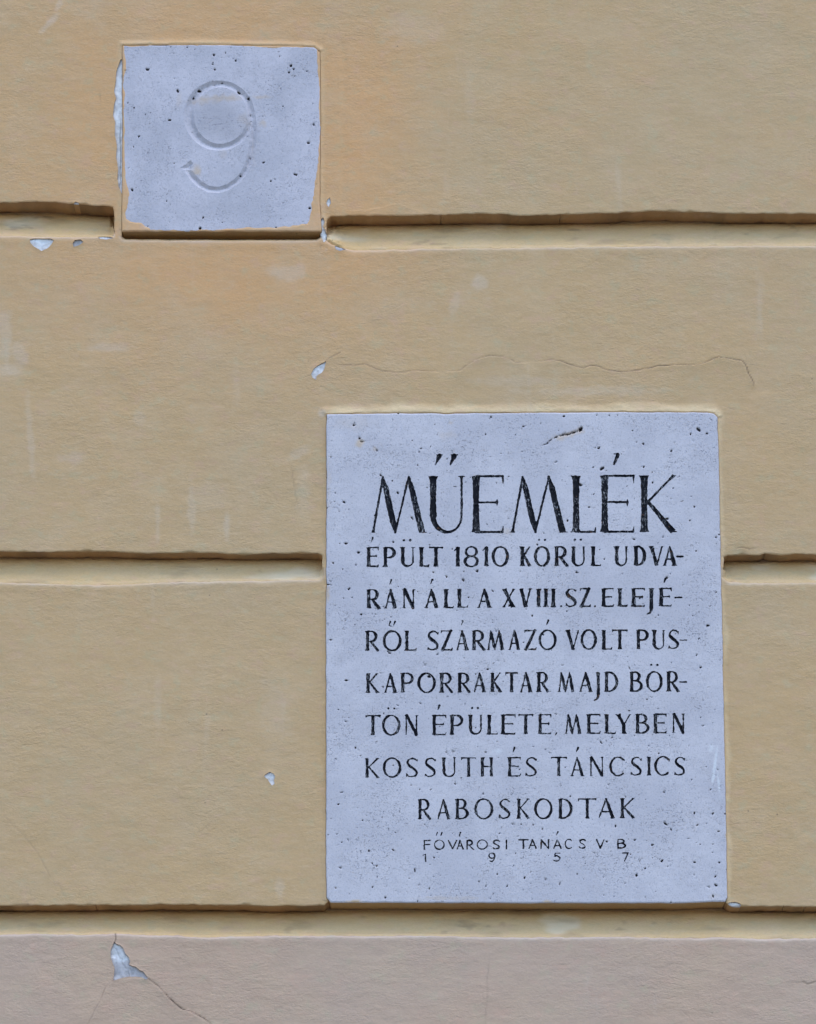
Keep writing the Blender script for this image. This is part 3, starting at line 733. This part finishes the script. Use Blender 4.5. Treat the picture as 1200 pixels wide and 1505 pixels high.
LET += Ln('FŐVÁROSITANÁCSVB', [(623,634.3),(638,654),(658,672.3),(671,682),(685.7,697.5),(700.7,717.5),(724.4,736),(743,746.4),(761.8,777),(776.5,789.4),(794.5,807.5),(812.6,826),(830,842),(850.6,861.7),(875.8,889.2),(907,920)],
          1250.9, 1247.9, 1235.9, 1232.9, 2.3, 2.1, 0)
LET += Ln('1957', [(621.5,628),(718,728),(813.4,824),(914.7,924.3)], 1268, 1266.5, 1255.8, 1252.8, 2.2, 2.0, 0)

def seg_field(segs, xs_, ys_, pad=4.):
    """min distance field of tapered strokes in a window of a regular grid; returns slices and field"""
    A = np.array(segs)
    R = A[:, [2, 5]].max()+pad
    x0, x1 = A[:, [0, 3]].min()-R, A[:, [0, 3]].max()+R; y0, y1 = A[:, [1, 4]].min()-R, A[:, [1, 4]].max()+R
    i0, i1 = np.searchsorted(xs_, [x0, x1]); j0, j1 = np.searchsorted(ys_, [y0, y1])
    gx, gy = np.meshgrid(xs_[i0:i1], ys_[j0:j1]); F = np.full(gx.shape, 99.)
    for sg_ in segs:
        ax, ay, ra, bx, by, rb = sg_[:6]; butt = len(sg_) > 6 and sg_[6]
        ex, ey = bx-ax, by-ay; L = ex*ex+ey*ey+1e-9
        t_ = np.clip(((gx-ax)*ex+(gy-ay)*ey)/L, 0, 1)
        if butt:
            l_ = math.sqrt(L); al = ((gx-ax)*ex+(gy-ay)*ey)/l_; pe = np.abs((gx-ax)*ey-(gy-ay)*ex)/l_
            F = np.minimum(F, np.maximum(pe-(ra+(rb-ra)*t_), np.maximum(-al, al-l_)-.6))
        else: F = np.minimum(F, np.hypot(gx-ax-t_*ex, gy-ay-t_*ey)-(ra+(rb-ra)*t_))
    return (slice(j0, j1), slice(i0, i1)), F

def pits_field(px, py, X, Y, seed=0):
    """px, py, radius, stretch, angle, strength"""
    Fd = np.zeros(X.shape); return Fd

def slab(root_name, label, cat, outline, xs_, ys_, mat, face_d, pits, glyphs, gname, gmat, gk, smear=None, thick=52., warp=.62, blobs=(), carve_cap=2.4):
    xs_ = np.array(xs_); ys_ = np.array(ys_)
    Sx = Sheet(xs_, ys_)
    oc = np.mean(outline, 0); hw = np.ptp(np.array(outline), 0)/2
    outline = [tuple((np.array(p)-oc)*(1-.5/hw)+oc) for p in outline]
    Sx.L[:] = -1
    G = np.full(Sx.X.shape, 99.); own = np.zeros(Sx.X.shape, int)
    for i, sg in enumerate(glyphs):
        sl, F = seg_field(sg, xs_, ys_)
        gx, gy = Sx.X[sl], Sx.Y[sl]
        F = F + warp*fbm(gx, gy, 3.2, 90+i % 7, 2) + warp*.5*fbm(gx, gy, 9., 97+i % 5, 2)
        k = F < G[sl]; G[sl] = np.where(k, F, G[sl]); own[sl] = np.where(k, i, own[sl])
    D, cx, cy = poly_sdf(outline, Sx.X, Sx.Y, pad=2000, core=34)
    Sx.L[Sx.cells(D) < 0] = 0
    inside = Sx.L == 0
    b = Sx.touch(inside) & Sx.touch(~inside); Sx.X[b] = cx[b]; Sx.Y[b] = cy[b]; Sx.fixed |= b
    D = np.where(b, 0, D)
    if smear is not None:
        E, ex, ey = poly_sdf(smear, Sx.X, Sx.Y, pad=2000, core=34)
        M = (Sx.cells(E) > 0) & inside; Sx.L[M] = 1
        bb = Sx.touch(M) & Sx.touch(inside & ~M) & ~Sx.fixed; Sx.X[bb] = ex[bb]; Sx.Y[bb] = ey[bb]; Sx.fixed |= bb
    # letters
    gm = (Sx.cells(G) < 0) & (Sx.L == 0)
    ownc = own[:-1, :-1]
    cl = np.zeros(gm.shape, int)
    Gc = np.stack([G[:-1, :-1], G[1:, :-1], G[:-1, 1:], G[1:, 1:]]); Oc = np.stack([own[:-1, :-1], own[1:, :-1], own[:-1, 1:], own[1:, 1:]])
    cl = np.take_along_axis(Oc, np.argmin(Gc, 0)[None], 0)[0]
    Sx.L[gm] = 1000+cl[gm]
    bnd = Sx.touch(gm) & Sx.touch(~gm) & ~Sx.fixed
    gy_, gx_ = np.gradient(G); hx = np.gradient(xs_)[None, :]; hy = np.gradient(ys_)[:, None]
    gx_, gy_ = gx_/hx, gy_/hy; nn = np.hypot(gx_, gy_)+1e-6
    mv = np.clip(G, -.55, .55)*bnd
    Sx.X -= mv*gx_/nn; Sx.Y -= mv*gy_/nn
    G2 = np.where(bnd, np.minimum(np.abs(G)-.55, 0)*0, G)
    X_, Y_ = Sx.X, Sx.Y
    dep = face_d + .35*fbm(X_, Y_, 160., 41, 3) + .10*fbm(X_, Y_, 8., 42, 2)
    dep = dep + np.minimum(np.maximum(-G2, 0)*gk, carve_cap)*(1+.25*fbm(X_, Y_, 5., 43, 2))
    rr = 1.8; e_ = np.clip(np.maximum(-D, 0)/rr, 0, 1)
    dep = dep + rr*(1-np.sqrt(np.clip(1-(1-e_)**2, 0, 1)))*.8
    pit = np.zeros(X_.shape); stain = np.zeros(X_.shape); dim = np.zeros(X_.shape); white = np.zeros(X_.shape)
    for n_, (px, py, r_, st, an, a_) in enumerate(pits):
        R = r_*st*1.6+2.5
        i0, i1 = np.searchsorted(xs_, [px-R, px+R]); j0, j1 = np.searchsorted(ys_, [py-R, py+R])
        sl = (slice(j0, j1), slice(i0, i1))
        if i1 <= i0 or j1 <= j0: continue
        gx, gy = X_[sl]-px, Y_[sl]-py; c, s_ = math.cos(an), math.sin(an)
        u = (gx*c+gy*s_)/(r_*st); v = (-gx*s_+gy*c)/r_
        d = np.sqrt(u*u+v*v)+.9*fbm(X_[sl], Y_[sl], 2.2, n_ % 31, 2)
        k = a_*sstep(1.15, .35, d)
        pit[sl] = np.maximum(pit[sl], k); dep[sl] += 1.8*k*min(r_, 2)
        white[sl] = np.maximum(white[sl], .0)
    for n_, (kind, bx, by, sx, sy, a_, an) in enumerate(blobs):
        c, s_ = math.cos(an), math.sin(an); u = ((X_-bx)*c+(Y_-by)*s_)/sx; v = (-(X_-bx)*s_+(Y_-by)*c)/sy
        k = a_*sstep(1.05, .2, np.sqrt(u*u+v*v)+.5*fbm(X_, Y_, max(6., min(sx, sy)*.8), 130+n_, 3))
        tgt = dict(stain=stain, dim=dim, white=white)[kind]; np.maximum(tgt, k, out=tgt)
    at = dict(pit=pit, stain=stain, dim=dim, white=white)
    root = empty(root_name, tuple(wall_point(np.array(outline)[:, 0].mean(), max(p[1] for p in outline), 25.)), label, cat)
    kids = [Sx.build(0, dep, 'stone_face', mat, None, at)]
    keep = Sx.L.copy(); Sx.L[Sx.L == 1] = 0; V_, Q_, _a = Sx.step(0, -1, dep, thick, rows=4, jit=.5); Sx.L = keep
    o = make_mesh('painted_edge', V_, Q_, M_GROOVE, None, dict(warm=np.full(len(V_), .3))); o['label'] = 'edge of the stone under ochre wall paint'; kids.append(o)
    if smear is not None:
        d1 = dep-.7*sstep(0, 2.2, E)*sstep(0, 1.5, -D) - .15*fbm(X_, Y_, 5., 44, 2)
        z = np.zeros(X_.shape)
        warmz = z+.75+.3*fbm(X_, Y_, 20., 45, 2)
        ex = []
        o = Sx.build(1, d1, 'paint_overlap', M_SMEAR, None, dict(warm=np.clip(warmz, 0, 1), cream=z, pale=.15*vnoise(X_/12, Y_/12, 3), crack=pit), ex)
        o['label'] = 'ochre wall paint brushed over the edge of the stone'; kids.append(o)
    for i in range(len(glyphs)):
        o = Sx.build(1000+i, dep, gname, gmat, None, at)
        if o: kids.append(o)
    # closed back
    P = np.array(outline); x0, y0, x1, y1 = P[:,0].min()+3, P[:,1].min()+3, P[:,0].max()-3, P[:,1].max()-3
    adopt(kids, root)
    return root

# ------------------------------------------------------------------ the inscription stone
ysM = spaced(603, 1332, 1.2, [(664, 688, .8), (698, 788, .75), (792, 838, .75), (852, 906, .75), (912, 960, .75), (974, 1032, .75), (1036, 1086, .75), (1098, 1146, .75), (1172, 1208, .75), (1222, 1270, .75)])
xsM = spaced(475, 1073, 1.1, [(534, 1011, .8)])
def Z(k, ox, oy, L): return [(x/k+ox, y/k+oy, .92*r_/k, st, an, a_) for (x, y, r_, st, an, a_) in L]
r2 = np.random.default_rng(21)
PM = Z(3.871, 470, 590, [(195,135,9,1.7,.9,.85),(228,215,8,1.3,1.8,.7),(240,232,6,3,0,.5),(325,285,8,1.5,.5,.45),(578,273,6,1,0,.8),(566,294,5,1,0,.8),(670,188,5,1,0,.9),(943,191,5.5,1,0,.95),(975,95,7,1.2,.4,1),(1160,147,8,1.5,0,1),
    (447,72,5,1,0,.8),(500,170,4,1,0,.7),(527,228,4,1,0,.7),(388,253,4,1,0,.7),(558,367,5,1,0,.85),(450,300,4,1,0,.7),(348,425,6,1.3,.6,.8),(413,456,4,1,0,.8),(445,525,6,1.5,.7,.8),(140,580,6,1.6,.6,.85),(90,527,4,1,0,.8),
    (60,320,7,1.6,.4,.45),(112,280,5,1,0,.7),(40,437,5,1,0,.9),(418,575,5,1.4,1,.8),(318,655,7,1.2,0,.8),(528,672,6,2.6,1.1,.7),(705,660,5,1,0,.5),(990,685,5,1,0,.8),(910,630,4,1.6,.5,.6),(770,490,3.5,3,0,.5),(800,365,5,2,.2,.35),(45,565,4,1,0,.7),(42,610,5,1,0,.8)])
PM += Z(3.871, 770, 590, [(229,89,6,1.2,0,.9),(486,84,5,1.3,.5,.8),(532,84,5,1,0,.8),(415,85,4,1,0,.8),(600,93,5,1,0,.95),(616,171,4,1.3,0,.9),(680,245,7,1,0,1),(678,215,3,1.8,1.57,.8),(427,270,8,1,0,.8),(405,270,4,1,0,.8),(838,286,7,1,0,.6),
    (995,167,7,2.3,.75,.95),(1045,190,5,2,.4,.8),(948,193,6,1.5,1.6,.7),(962,228,5,2,.4,.5),(680,378,8,1.2,0,.95),(445,388,8,1.6,-.6,.9),(395,380,5,2,-.9,.6),(728,407,5,1,0,.8),(733,467,5,1,0,.85),(850,498,4,1.6,.2,.8),(322,478,8,1.3,.8,.75),(398,534,4,2,0,.7),(373,605,8,1.3,0,.6),
    (969,603,6.5,1,0,.95),(905,572,4,1,0,.7),(248,683,9,1,0,.95),(815,673,6,1.6,0,.8),(945,683,6,1,0,.6),(1110,762,5,1,0,.9),(1091,776,9,1.1,0,.7),(180,350,9,1.2,0,.4),(790,777,5,1.4,.3,.6),(625,790,5,1.8,0,.85),(76,820,7,1,0,.95),(113,755,7,1.4,1.5,.45),(885,430,3,2,.6,.7)])
PM += Z(3.871, 470, 780, [(80,187,6,1,0,.95),(222,130,6,1.6,0,.8),(205,195,5,2,1.2,.8),(150,78,6,1.6,.2,.8),(115,78,4,1.5,.5,.7),(420,70,5,2.4,.4,.85),(893,235,9,1.4,0,.75),(820,235,4,1,0,.6),(722,265,8,1,0,.75),(645,240,4,2,.4,.7),(818,285,9,1.2,.2,.55),(1055,280,4,2,.1,.5),(1021,238,4,1,0,.6),
    (167,336,8,1,0,.8),(137,390,5,1,0,.8),(187,384,4,1.5,0,.8),(90,430,5,1,0,.95),(50,310,4,4.5,.25,.8),(60,292,4,3,0,.5),(237,480,6,1,0,.8),(320,480,5,2,.5,.5),(448,322,4,1,0,.6),(980,345,8,1.5,.9,.55),(848,385,5,1,0,.9),(1085,430,9,1.6,.1,.7),(560,350,5,1.5,.4,.5),
    (65,625,5,2,0,.7),(145,515,6,1.5,0,.4),(400,703,6,2.6,.6,.55),(385,690,5,1.6,.4,.6),(405,548,4,4.5,.35,.6),(668,708,6,1.4,.5,.5),(152,857,7,1.3,0,.95),(1048,745,3,5,1.35,.4),(1035,705,3,4,1.2,.4),(958,793,5,1.3,0,.9),(1160,640,5,1,0,.6),(890,820,5,1,0,.6),(620,832,8,1.6,.7,.9),(600,770,9,1.2,0,.3),(1005,575,9,1.4,.2,.4)])
PM += Z(3.871, 770, 780, [(457,167,5,1,0,.7),(303,243,6,2.2,.7,.7),(980,121,5,1,0,.9),(562,250,4,1,0,.8),(835,250,4,1,0,.6),(938,257,4,1.4,0,.6),(815,271,7,1,0,.8),(1096,352,6,1,0,.95),(243,462,5,1,0,.8),(767,487,6,1,0,.9),(48,490,5,1,0,.9),(943,430,5,1,0,.6),(1060,434,3,2,0,.6),
    (205,578,7,1,0,.6),(185,612,5,1,0,.6),(193,630,4,1,0,.7),(110,597,5,1,0,.9),(1047,546,7,1.3,0,.85),(995,620,4,2.6,-.4,.7),(970,605,3,2,-.4,.6),(984,711,6,1,0,.8),(1006,782,7,1.1,0,.95),(1085,682,3,1.5,0,.7),(1118,684,3,1.6,0,.7),(600,785,5,5,1.1,.55),(630,770,3,2,.3,.4),(640,335,3,1.5,.4,.7),(660,390,5,1.3,.5,.6),(1012,400,6,2,.9,.3)])
PM += Z(3.871, 470, 970, [(362,158,6,1,0,.8),(107,287,4,1,0,.8),(148,355,6,2,.1,.55),(205,505,5,1.4,.6,.8),(93,567,5,1.4,.9,.6),(237,549,4,2,0,.75),(128,757,7,1.2,0,.95),(106,826,7,1,0,.95),(65,800,4,1,0,.5),(35,676,5,1.6,1,.9),(770,709,5,1.8,.5,.8),(720,530,8,2,1.1,.4),(760,525,8,2,.2,.35),(945,530,8,1.2,.4,.4),
    (845,500,4,1,0,.6),(1007,468,5,1.2,0,.7),(805,675,6,1,0,.85),(1090,770,4,1,0,.8),(930,765,5,1.3,.7,.6),(572,250,5,1.6,.4,.6),(325,470,4,1.3,0,.6),(400,437,4,1,0,.6),(633,743,5,1.6,-.5,.6),(570,740,4,1,0,.7),(520,715,3,2,.3,.6),(1040,610,5,1,0,.5),(1020,10,5,2,.4,.35)])
PM += Z(3.871, 770, 970, [(502,443,7,1.1,0,.75),(440,475,4,3.4,1.0,.75),(420,457,4,2,.5,.5),(700,229,5,1,0,.7),(955,684,7,1,0,.95),(797,757,8,1,0,.45),(1062,740,5,1,0,.85),(938,492,5,1.4,.5,.6),(1018,378,6,1.6,-.3,.7),(1006,330,4,1,0,.8),(235,615,7,1,0,.6),(123,512,4,1.6,0,.7),(380,470,3,2.5,.6,.4),(205,300,3,3,.5,.35),(770,536,6,1,0,.7),(710,492,4,1.6,0,.6),
    (930,575,3,3,.1,.5),(1103,628,3,2,1.2,.8),(265,776,4,1,0,.8),(968,880,4,2,1.2,.6),(600,293,4,2,0,.7),(930,690,3,2,0,.3),(560,640,4,1.4,.2,.5),(655,772,4,1,0,.7),(340,680,3,1,0,.6),(655,715,3,1.6,.3,.5)])
PM += Z(3.871, 470, 1150, [(600,243,6,1,0,.55),(650,432,7,1,0,.75),(422,390,7,1.2,0,.95),(281,394,6,1.2,0,.8),(300,462,5,1,0,.85),(325,479,5,1,0,.8),(120,488,8,1.4,.2,.5),(127,342,5,1,0,.7),(50,302,5,1,0,.7),(245,217,5,1,0,.7),(355,202,4,1.2,0,.7),(65,210,4,1,0,.7),(542,505,4,3.4,1.5,.65),(515,550,4,2.5,.2,.5),(565,587,5,1.2,0,.8),(328,543,5,1,0,.75),(302,598,5,1,0,.75),
    (93,603,6,1,0,.6),(118,545,4,1,0,.6),(375,658,6,1,0,.6),(170,637,4,1,0,.6),(557,678,4,1,0,.7),(1114,406,6,1.2,0,.8),(1103,475,5,1,0,.8),(1164,546,6,1,0,.95),(1066,593,6,1,0,.6),(1010,527,5,1,0,.7),(1045,513,4,1,0,.6),(907,566,4,1.3,0,.7),(947,592,6,1.4,0,.5),(870,490,3,4,1.2,.4),(625,607,5,1,0,.6),(988,637,5,1,0,.6),(757,297,4,1.6,.6,.6),(1097,240,6,1,0,.5),(1147,241,5,1,0,.6),(1190,515,4,1,0,.9),(163,330,4,2.5,1.3,.5),(630,640,3,2,0,.4)])
PM += Z(3.871, 770, 1150, [(805,237,6,2.8,.7,.95),(838,272,5,1.6,.8,.8),(870,280,4,1,0,.7),(1075,183,7,1.2,-.4,.6),(1040,238,7,1.2,.3,.6),(988,245,6,1.5,-.6,.6),(970,178,5,1.6,1.2,.7),(1108,282,4,2.5,.1,.8),(1146,183,6,1.3,.3,.7),(910,250,4,1.5,0,.5),(734,358,7,1,0,.95),(785,449,8,1,0,1),(733,433,4,1,0,.85),(1002,357,6,1,0,.85),(980,345,4,1.6,.5,.6),(935,323,3,4,-.1,.5),(1075,355,5,1,0,.6),
    (1075,405,4,2.4,1.1,.8),(1113,460,6,1,0,.8),(971,458,5,1.4,.3,.7),(820,482,5,1.4,0,.8),(690,493,5,1.4,-.5,.8),(750,487,4,1,0,.7),(641,530,8,1,0,.9),(1090,538,6,1,0,.9),(1092,590,7,1.5,.5,.85),(1048,597,7,1.4,.6,.5),(1075,649,5,1.8,1.3,.9),(1070,490,4,1,0,.7),(837,683,5,1.2,0,.8),(575,577,6,1,0,.5),(208,537,7,1,0,.55),(205,575,5,1,0,.6),(42,511,5,1.4,0,.9),(5,546,5,1,0,.8),(303,524,6,1,0,.6),(126,556,7,1,0,.4),(40,578,5,1,0,.5),
    (522,250,5,1.7,1.4,.8),(460,250,5,1,0,.6),(330,230,4,1,0,.7),(105,267,6,1,0,.6),(55,245,5,1,0,.8),(632,332,5,1.5,0,.6),(430,505,3,4,1.1,.4),(350,463,4,1,0,.6),(608,413,4,1,0,.7),(473,340,6,1,0,.8),(400,405,7,1.2,0,.35),(265,85,4,1,0,.9),(455,645,4,1,0,.5),(1157,438,5,1,0,.6),(1152,500,5,1,0,.7),(265,648,4,1,0,.5),(120,465,4,1.4,0,.6),(95,460,4,1,0,.6),(740,135,4,1,0,.4),(1115,30,5,1,0,.3)])
# crevice near the top edge
cv = np.array([(791,656,.6),(798,655.5,.9),(803,654,1.2),(808,649,1.4),(815,644.5,1.6),(822,641.5,1.7),(829,640,2.0),(836,639.5,1.9),(841,637,2.1),(847,635.5,2.3),(853,633,2.6),(855,630.5,2.0),(850,629.5,1.3)])
for i in range(len(cv)-1):
    for f in (0, .33, .67):
        q = cv[i]*(1-f)+cv[i+1]*f
        PM.append((q[0], q[1]+(r2.random()-.5)*.5, q[2]*.8, 1.7, -.35, .36+.45*r2.random()))
r2 = np.random.default_rng(21)
def scatter(n, x0, y0, x1, y1, rmin, rmax, seed, amax=.75):
    out = []
    while len(out) < n:
        x, y = x0+(x1-x0)*r2.random(), y0+(y1-y0)*r2.random()
        if r2.random() > .25+.75*sstep(-.2, .35, fbm(np.array(x), np.array(y), 40., seed, 3)): continue
        out.append((x, y, rmin+(rmax-rmin)*r2.random()**3, 1+1.6*r2.random()**2, (r2.random()-.5)*1.6, .25+(amax-.25)*r2.random()**1.3))
    return out
PM += scatter(3000, 482, 612, 1060, 1325, .42, 1.0, 5, .6)
BM = [('stain', 529, 652, 9, 8, .55, 0), ('stain', 552, 661, 6, 5, .3, 0), ('stain', 660, 640, 18, 9, .16, 0), ('stain', 520, 625, 40, 14, .12, 0), ('stain', 832, 641, 26, 8, .38, -.35), ('stain', 852, 634, 10, 7, .35, -.3),
      ('stain', 483, 720, 5, 60, .16, 0), ('stain', 745, 783, 12, 6, .25, 0), ('stain', 482, 875, 6, 14, .5, 0), ('stain', 522, 1326, 14, 3, .8, 0), ('stain', 804, 1326, 8, 2.5, .6, 0), ('stain', 655, 1321, 60, 4, .2, 0), ('stain', 663, 623, 5, 5, .3, 0),
      ('dim', 498, 972, 15, 14, .22, 0), ('dim', 560, 660, 60, 30, .14, 0), ('dim', 620, 980, 60, 20, .12, 0), ('dim', 900, 900, 120, 60, .10, 0), ('dim', 720, 1120, 60, 18, .16, 0), ('dim', 1045, 1120, 20, 40, .10, 0), ('dim', 995, 610, 30, 20, .1, 0),
      ('white', 1050, 1130, 3, 40, .45, .12), ('white', 1056, 1150, 2, 30, .4, -.1), ('white', 1046, 1100, 6, 8, .3, 0), ('white', 730, 1105, 10, 6, .25, 0), ('white', 486, 1328, 30, 2, .3, 0), ('stain', 1052, 1318, 14, 6, .14, 0), ('stain', 1068, 1230, 2.5, 6, .6, 0), ('stain', 1069, 1262, 2.5, 8, .6, 0)]
slab('inscription_stone', 'large pale stone tablet with black carved lettering headed MŰEMLÉK', 'plaque', SLABM, xsM, ysM, M_STONE, -4.6, PM, LET, 'letter', M_LET, 1.0, blobs=BM)

# ------------------------------------------------------------------ the number stone
def band(pts): 
    return [(a[0], a[1], a[2]*.8, b_[0], b_[1], b_[2]*.8) for a, b_ in zip(pts, pts[1:])]
nine = []
pts = []
for i in range(49):
    a = math.radians(-20+360*i/48.); c_ = math.cos(a)
    wd = 6.2+3.2*max(0, -c_)**1.2+1.0*max(0, math.sin(a))*0
    pts.append((323.5+45.5*math.cos(a), 171-46.5*math.sin(a), wd))
nine += band(pts)
nine += band([(366,150,6),(370.5,168,6.5),(372.5,190,6.5),(372,210,6.5),(369.5,228,6.2),(365,243,6),(358,257,5.8),(348,268,5.6),(336,276,5.5),(322,280.5,5.6),(307,279,6),(294,272,6.4),(284,262,6.6),(277,252,6)])
nine += band([(266,248,1.0),(273,247.5,5),(278,247,8),(279.5,243,6),(281,237.5,1.0)])
P9 = Z(3.158, 140, 40, [(245,200,8,1.4,0,1),(430,98,5,1.2,.3,.9),(352,96,4,1.3,0,.9),(463,106,3,1,0,.7),(551,131,8,1,0,.95),(500,120,4,1,0,.4),(545,175,6,1.3,.2,.8),(557,200,7,1.5,.1,.9),(548,168,5,1,0,.6),(653,160,5.5,1.1,.8,.9),(640,150,4,1,0,.6),(606,122,4,1.5,1.5,.7),(660,175,3,1,0,.5),
    (908,182,7,1.3,0,.9),(920,197,6,1.3,.4,.8),(900,212,7,1.3,-.4,.8),(927,230,4,1,0,.9),(984,208,5,1,0,.9),(893,192,3,1,0,.8),(384,300,9,1,1.4,.6),(386,305,5,1,0,.9),(484,297,8,1.6,.3,.95),(458,330,7,1.3,.8,.85),(463,340,4,1,0,.8),(666,305,8,1.6,.4,.85),(712,335,8,1.3,1.1,.8),(683,312,5,1,0,.7),
    (182,378,5,1,0,.9),(153,355,4,1,0,.6),(234,410,3.5,1,0,.9),(257,401,3.5,1,0,.9),(346,434,6,1.6,.1,1),(204,510,6,1.2,0,.95),(990,540,8,1.2,0,1),(1016,455,9,1.2,1.4,.5),(1014,450,4,1,0,.7),(367,635,4,1,0,.95),(247,585,4,1,0,.8),(180,560,3,2.4,1.2,.6),(783,632,5,1.6,-.6,.7),(735,607,5,1.2,1.5,.8),(720,612,4,1.3,1.2,.8),(706,510,4,1,0,.7),
    (930,687,7,1.5,.3,1),(815,718,5,1,1.2,1),(787,703,3,1,0,.8),(550,625,4,1,0,.6),(215,717,6,1,1.4,.7),(173,757,8,1.2,.9,.7),(333,812,6,1,0,.6),(502,887,6,1,0,.9),(592,910,4,1,0,.9),(488,937,7,1.1,0,1),(838,933,4,1.6,0,.7),(803,906,3,1,0,.8),(997,843,6,1.2,0,.8),(675,692,5,1.4,.4,.7),(305,235,4,1.3,0,.6),(368,242,5,1.5,.8,.45),
    (720,410,7,1,0,.6),(722,440,4,1.4,0,.6),(873,372,4,1,0,.8),(762,420,3,1,0,.5),(1040,110,8,1.2,.8,.7),(857,140,5,1.6,1.1,.5),(760,185,3,2,.5,.5),(140,205,7,1,0,.35),(1012,360,4,1,0,.8),(917,410,3,1.6,-.5,.6),(630,100,4,1,0,.5),(590,262,4,3,.05,.7)])
P9 = [(a, b, c*.8, d, e, f) for a, b, c, d, e, f in P9] + scatter(900, 186, 72, 466, 334, .42, .95, 8, .5)
B9 = [('stain', 322, 146, 44, 7, .42, -.06), ('stain', 300, 150, 30, 7, .3, 0), ('stain', 385, 144, 20, 3.5, .3, 0), ('stain', 290, 250, 9, 9, .5, 0), ('stain', 387, 183, 6, 7, .35, 0), ('stain', 360, 178, 12, 14, .2, 0), ('stain', 328, 228, 8, 8, .12, 0), ('stain', 264, 150, 6, 12, .15, 0),
      ('stain', 372, 225, 4, 30, .10, 0), ('dim', 323, 172, 46, 46, .5, 0), ('dim', 378, 205, 9, 30, .22, 0), ('dim', 300, 310, 90, 22, .18, 0), ('dim', 420, 150, 40, 60, .10, 0), ('dim', 185, 106, 5, 5, .4, 0), ('dim', 230, 200, 30, 60, .12, 0)]
slab('house_number_stone', 'small square pale stone block carved with numeral 9, wall paint over its edges', 'house number', SLAB9,
     spaced(176, 477, 1.0, []), spaced(63, 346, 1.0, []), M_STONE9, -3.4, P9, [nine], 'numeral', M_STONE9, .68, smear=BARE9, warp=.3, blobs=B9, carve_cap=3.6)

# ------------------------------------------------------------------ pavement in front of the wall
m, nt, b = mat_new('dark_asphalt'); N = NB(nt)
col = N.mix(N.noise(N.pos(), 3, 4), (.045, .045, .045), (.07, .068, .065)); N.l.new(col, b.inputs['Base Color']); b.inputs['Roughness'].default_value = .85
N.l.new(N.bump(N.noise(N.pos(), 60, 4), .004), b.inputs['Normal'])
gv = np.array([(-400, -600, 0), (400, -600, 0), (400, 200, 0), (-400, 200, 0)], float)
g = make_mesh('pavement', gv, np.array([(0, 1, 2, 3)]), m, None, None, False); g['kind'] = 'structure'
